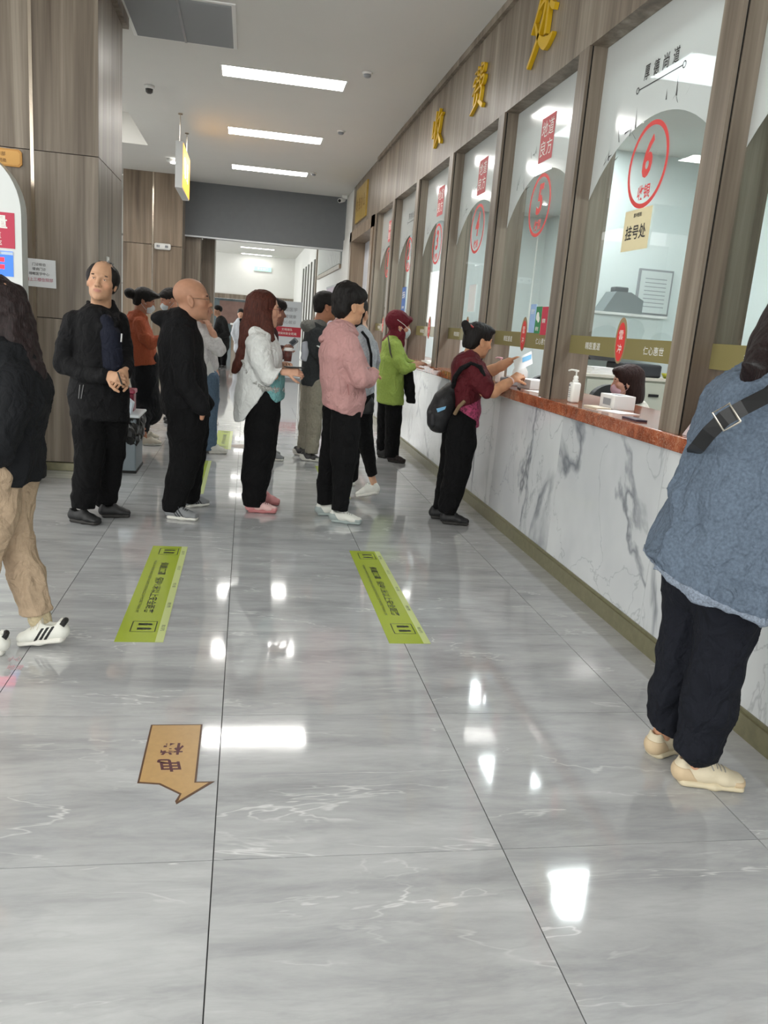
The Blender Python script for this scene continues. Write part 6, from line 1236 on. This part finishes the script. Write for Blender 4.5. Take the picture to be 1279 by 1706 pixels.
E = p.E; p.hair([E((0, -.016, .05), (.084, .106, .086)), E((0, .06, .075), (.055, .05, .03), kk=.02), E((0, .10, -.03), (.08, .064, .082), kk=.01, sub=True), E((.085, .01, -.03), (.03, .03, .045), kk=.008, sub=True), E((-.085, .01, -.03), (.03, .03, .045), kk=.008, sub=True)], cuts=[(p.L(0, 0, -.03), -p.R[2])], amp=.006)
face_mask(p, simple('mask_white', (206, 214, 218), .8)); p.finish()
# ---------------------------------------------------------------- woman in white blouse and flared jeans
p = Person('woman in a white blouse and flared blue jeans holding a hand to her mouth', 8.45, PG(350, 754)[:2], (196, 148, 124))
p.head(334, 514, 42, 8, 0, 2, 0, neck=(331, 540, 0))
WBL = simple('white_blouse', (208, 206, 206), .8, noise=.14, nscale=45, bump=.2)
p.garment('blouse', p.chain([(331, 541, 9, 0, .09), (333, 553, 16, 0, .16), (338, 580, 18, 0, .17), (343, 610, 16, 0, .16), (346, 640, 15, 0, .15)])+p.chain([(338, 558, 11, -.13), (352, 572, 11, -.18), (365, 582, 11, -.2), (362, 570, 8, -.2)])+p.chain([(340, 560, 10, .14), (352, 588, 9, .17), (358, 612, 7, .1)]), WBL, .02, (), .009)
p.bare(p.chain([(362, 574, 5.5, -.2), (355, 556, 5, -.18), (349, 545, 4.5, -.16)], False)); p.hand((349, 546), (345, 536), (.6, -.7, .2), 1, .9, .85, dw=-.16, dk=-.13); p.hand((358, 613), (361, 625), (.6, -.7, 0), 1, .6, .9, dw=.1, dk=.08)
JNS = cloth('blue_jeans', (92, 120, 148), .9, .1); dA = p.leg_d((352, 754))
p.garment('jeans', p.leg([(350, 630, 15, .12), (352, 665, 13), (351, 700, 10), (349, 728, 12), (347, 750, 14)], -.06, dA)+p.leg([(344, 630, 14, .12), (343, 670, 12), (340, 705, 10), (337, 748, 12)], .08, dA+.18), JNS, .012, (), .006)
p.shoe((345, 755), (373, 756), SHW, SOLEW, .045); p.shoe((333, 752), (358, 752), SHW, SOLEW, .045)
E = p.E; p.hair([E((0, -.018, .04), (.086, .108, .092)), E((0, -.06, -.06), (.07, .05, .10), kk=.03), E((0, .10, -.03), (.06, .06, .085), kk=.01, sub=True)]); p.finish()
t = thing('paper_sheet', 'white sheet held low beside the bald man in front of the jeans', 'paper', tuple(p.P(352, 640, -.1))); MB().poly([tuple(p.P(341, 612, -.22)), tuple(p.P(349, 601, -.2)), tuple(p.P(366, 640, -.05)), tuple(p.P(356, 656, -.08))], (-.1, -1, 0), .002).build('sheet', CARD, t)
# ---------------------------------------------------------------- person half hidden behind the white jacket
p = Person('dark-haired person in brown half hidden behind the white-jacket woman', 8.3, PG(446, 764)[:2], (146, 100, 84))
p.head(455, 520, 44, 8, 0, 2, 0, neck=(448, 546, 0))
BRN = cloth('brown_top', (92, 54, 56)); p.garment('top', p.chain([(448, 547, 9, 0, .09), (446, 558, 17, 0, .17), (447, 590, 18, 0, .18), (446, 630, 18, 0, .17), (446, 655, 18, 0, .16)])+p.chain([(450, 562, 11, -.13), (460, 590, 10, -.18), (472, 592, 7, -.2)])+p.chain([(450, 562, 10, .14), (460, 586, 9, .18), (470, 582, 7, .12)]), BRN, .02)
dA = p.leg_d((450, 766)); p.garment('trousers', p.leg([(448, 645, 15), (448, 700, 11), (449, 755, 9)], -.06, dA)+p.leg([(443, 645, 14), (442, 700, 10), (442, 750, 8)], .08, .15), BLK3, .02); p.shoe((440, 765), (470, 768), SHG, SOLEW, .045); p.shoe((434, 758), (460, 760), SHG, SOLEW, .045)
p.hand((471, 588), (478, 579), (-.3, -.8, .4), 1, .8, .95, dw=-.2, dk=-.18)
E = p.E; p.hair([E((0, -.018, .04), (.088, .108, .092)), E((0, .06, .06), (.06, .06, .05), kk=.02), E((0, -.06, -.06), (.07, .05, .10), kk=.03), E((0, .105, -.05), (.06, .06, .06), kk=.01, sub=True)]); p.finish()
t = thing('phone', 'grey phone held up behind the white jacket', 'phone', tuple(p.P(488, 572, -.2))); MB().poly([tuple(p.P(481, 570, -.22)), tuple(p.P(487, 576, -.22)), tuple(p.P(497, 568, -.15)), tuple(p.P(491, 562, -.15))], (-.3, -.5, .8), .009).build('case', simple('phone_grey', (96, 96, 100), .3), t); MB().poly([tuple(p.P(483, 570, -.223)), tuple(p.P(487, 574.5, -.223)), tuple(p.P(495, 568, -.156)), tuple(p.P(491, 564, -.156))], (-.3, -.5, .8), .001).build('screen', simple('phone_screen', (60, 64, 70), .1), t)
q = p.P(507, 585, -.1); t = thing('plastic_sleeve', 'crumpled translucent film bag held before the vest man', 'bag', tuple(q)); r0 = p.root; p.root = t; p.garment('film', p.chain([(508, 572, 6, -.1, .02), (510, 585, 7, -.1, .025), (507, 598, 6, -.1, .02)], False), simple('film_white', (176, 180, 190), .3), .02, (), .008); MB().tube([p.P(497, 566, -.15), p.P(495, 580, -.14), p.P(488, 592, -.14)], .004, 5).build('rim', PLW, t); p.root = r0
# ---------------------------------------------------------------- far people in the lobby
p = Person('far man in a dark jacket standing in the lobby', 22.0, PG(366, 612)[:2], (190, 146, 120))
p.head(362, 518, 16.5, 190, 0, 0, 0, neck=(365, 528, 0))
p.garment('jacket', p.chain([(366, 529, 4, 0, .09), (368, 535, 9, 0, .17), (370, 550, 10.5, 0, .19), (371, 566, 11, 0, .18), (371, 577, 11, 0, .17)])+p.chain([(374, 537, 5, -.14), (378, 556, 5, -.19), (366, 562, 3.5, -.25)])+p.chain([(363, 537, 4.5, -.1), (358, 552, 4, -.19), (360, 560, 3, -.25)]), cloth('far_jacket', (46, 46, 46)), .03)
p.garment('trousers', p.leg([(373, 572, 6.5), (373, 592, 5.5), (372, 608, 4.5)], -.06, -.05)+p.leg([(365, 572, 6.5), (364, 592, 5.5), (363, 608, 4.5)], .06, .05), BLK3, .03)
p.shoe((376, 612), (366, 613), SHOEB, SOLEB, .05); p.shoe((368, 611), (358, 612), SHOEB, SOLEB, .05); p.hand((365, 562), (361, 562), (0, -1, 0), 1, .6, 1, dw=-.25, dk=-.25)
E = p.E; p.hair([E((0, -.016, .05), (.084, .106, .086)), E((0, .10, -.03), (.08, .064, .082), kk=.01, sub=True)], cuts=[(p.L(0, 0, -.04), -p.R[2])]); p.finish()
t = thing('paper_sheet', 'white paper in the hands of the far lobby man', 'paper', tuple(p.P(361, 562, -.3))); MB().poly([tuple(p.P(358, 560, -.3)), tuple(p.P(357, 565, -.3)), tuple(p.P(365, 567, -.3)), tuple(p.P(365, 562, -.3))], (0, -1, .3), .004).build('sheet', CARD, t)
p = Person('far woman in a white coat in the lobby', 25.0, PG(399, 601)[:2], (190, 146, 120))
p.head(401, 523, 15, -90, 0, 0, 0, neck=(401, 531, .03))
p.garment('coat', p.chain([(401, 532, 3.5, 0, .09), (400, 537, 8, 0, .14), (399, 555, 9, 0, .15), (398, 582, 9, 0, .14)])+p.chain([(392, 540, 4, 0), (388, 556, 3.5, -.05), (392, 568, 3, -.1)])+p.chain([(408, 540, 4, 0), (411, 556, 3.5, -.05), (407, 568, 3, -.1)]), cloth('white_coat', (206, 210, 218)), .03)
p.garment('collar', p.chain([(401, 532, 3, -.10, .03), (401, 540, 2.5, -.14, .03)], False), BLK, .02); p.garment('trousers', p.leg([(402, 578, 4.5), (402, 597, 3.5)], 0, 0)+p.leg([(396, 578, 4.5), (396, 597, 3.5)], 0, 0), BLK3, .02)
p.shoe((402, 600), (403, 603), SHOEB, SOLEB, .045); p.shoe((396, 600), (395, 603), SHOEB, SOLEB, .045); p.hand((392, 568), (394, 572), (0, -1, 0), 1, .6, 1, dw=-.1, dk=-.1)
E = p.E; p.hair([E((0, -.016, .05), (.086, .108, .088)), E((0, .10, -.035), (.075, .064, .085), kk=.01, sub=True)], cuts=[(p.L(0, 0, -.08), -p.R[2])]); p.finish()
# ---------------------------------------------------------------- cashier behind window six
p = Person('seated cashier with shoulder-length brown hair and a pink mask', 5.62, PY(1052, 690, 5.62)[:2], (206, 158, 136))
p.head(1044, 636, 52, 158, -8, -3, 0, neck=(1052, 676, 0))
CRT = cloth('cream_vest', (214, 212, 196), .85); p.garment('top', p.chain([(1053, 677, 12, 0, .09), (1056, 690, 26, 0, .16), (1060, 715, 32, 0, .18), (1062, 790, 32, 0, .17)])+p.chain([(1076, 698, 15, -.12), (1082, 740, 13, -.18), (1050, 752, 10, -.28)])+p.chain([(1040, 696, 13, .14), (1030, 738, 11, .2), (1015, 748, 9, .1)]), CRT, .02)
p.garment('collar', p.chain([(1046, 676, 9, -.03, .09), (1052, 684, 13, -.02, .10)], False), BLK, .02)
p.garment('trousers', p.chain([(1062, 780, 30, 0, .17), (1062, 800, 30, 0, .17)])+p.chain([(1064, 800, 16, -.1), (1010, 800, 15, -.1), (1012, 880, 11, -.1)])+p.chain([(1060, 800, 16, .12), (1005, 796, 15, .12), (1006, 870, 11, .12)]), BLK3, .03)
p.bare(p.chain([(1010, 860, 8, -.1), (1012, 900, 8, -.1)], False)); p.hand((1050, 752), (1040, 752), (0, -.3, .9), 1, .5, .9, dw=-.28, dk=-.3); p.hand((1015, 748), (1006, 748), (0, .3, .9), -1, .5, .9, dw=.1, dk=.1)
E = p.E; p.hair([E((0, -.02, .036), (.09, .11, .094)), E((0, -.05, -.06), (.094, .08, .10), kk=.04), E((0, -.05, -.13), (.09, .07, .06), kk=.04), E((0, .05, .085), (.06, .055, .03), kk=.02), E((0, .098, -.05), (.074, .062, .10), kk=.01, sub=True), E((0, .055, -.14), (.06, .05, .08), kk=.02, sub=True)], hair_mat('hair_darkbrown', (44, 26, 22)), amp=.004, fall=(60, 60, 6), k=.03)
face_mask(p, simple('mask_pink', (216, 178, 190), .8)); p.finish()
t = thing('office_chair', 'black office chair the cashier sits on', 'chair', (float(p.base[0]), float(p.base[1]), 0)); bx, by = float(p.base[0]), float(p.base[1]); MB().box((bx-.24, by-.24, .40), (bx+.24, by+.24, .47), bev=.03).build('seat', simple('chair_black', (26, 27, 29), .6), t, True); MB().tube([(bx, by, .05), (bx, by, .42)], .03, 10).build('column', BLACK, t); m = MB()
for k in range(5): m.tube([(bx, by, .07), (bx+.27*math.cos(k*1.2566), by+.27*math.sin(k*1.2566), .03)], .02, 6)
m.build('base', BLACK, t)
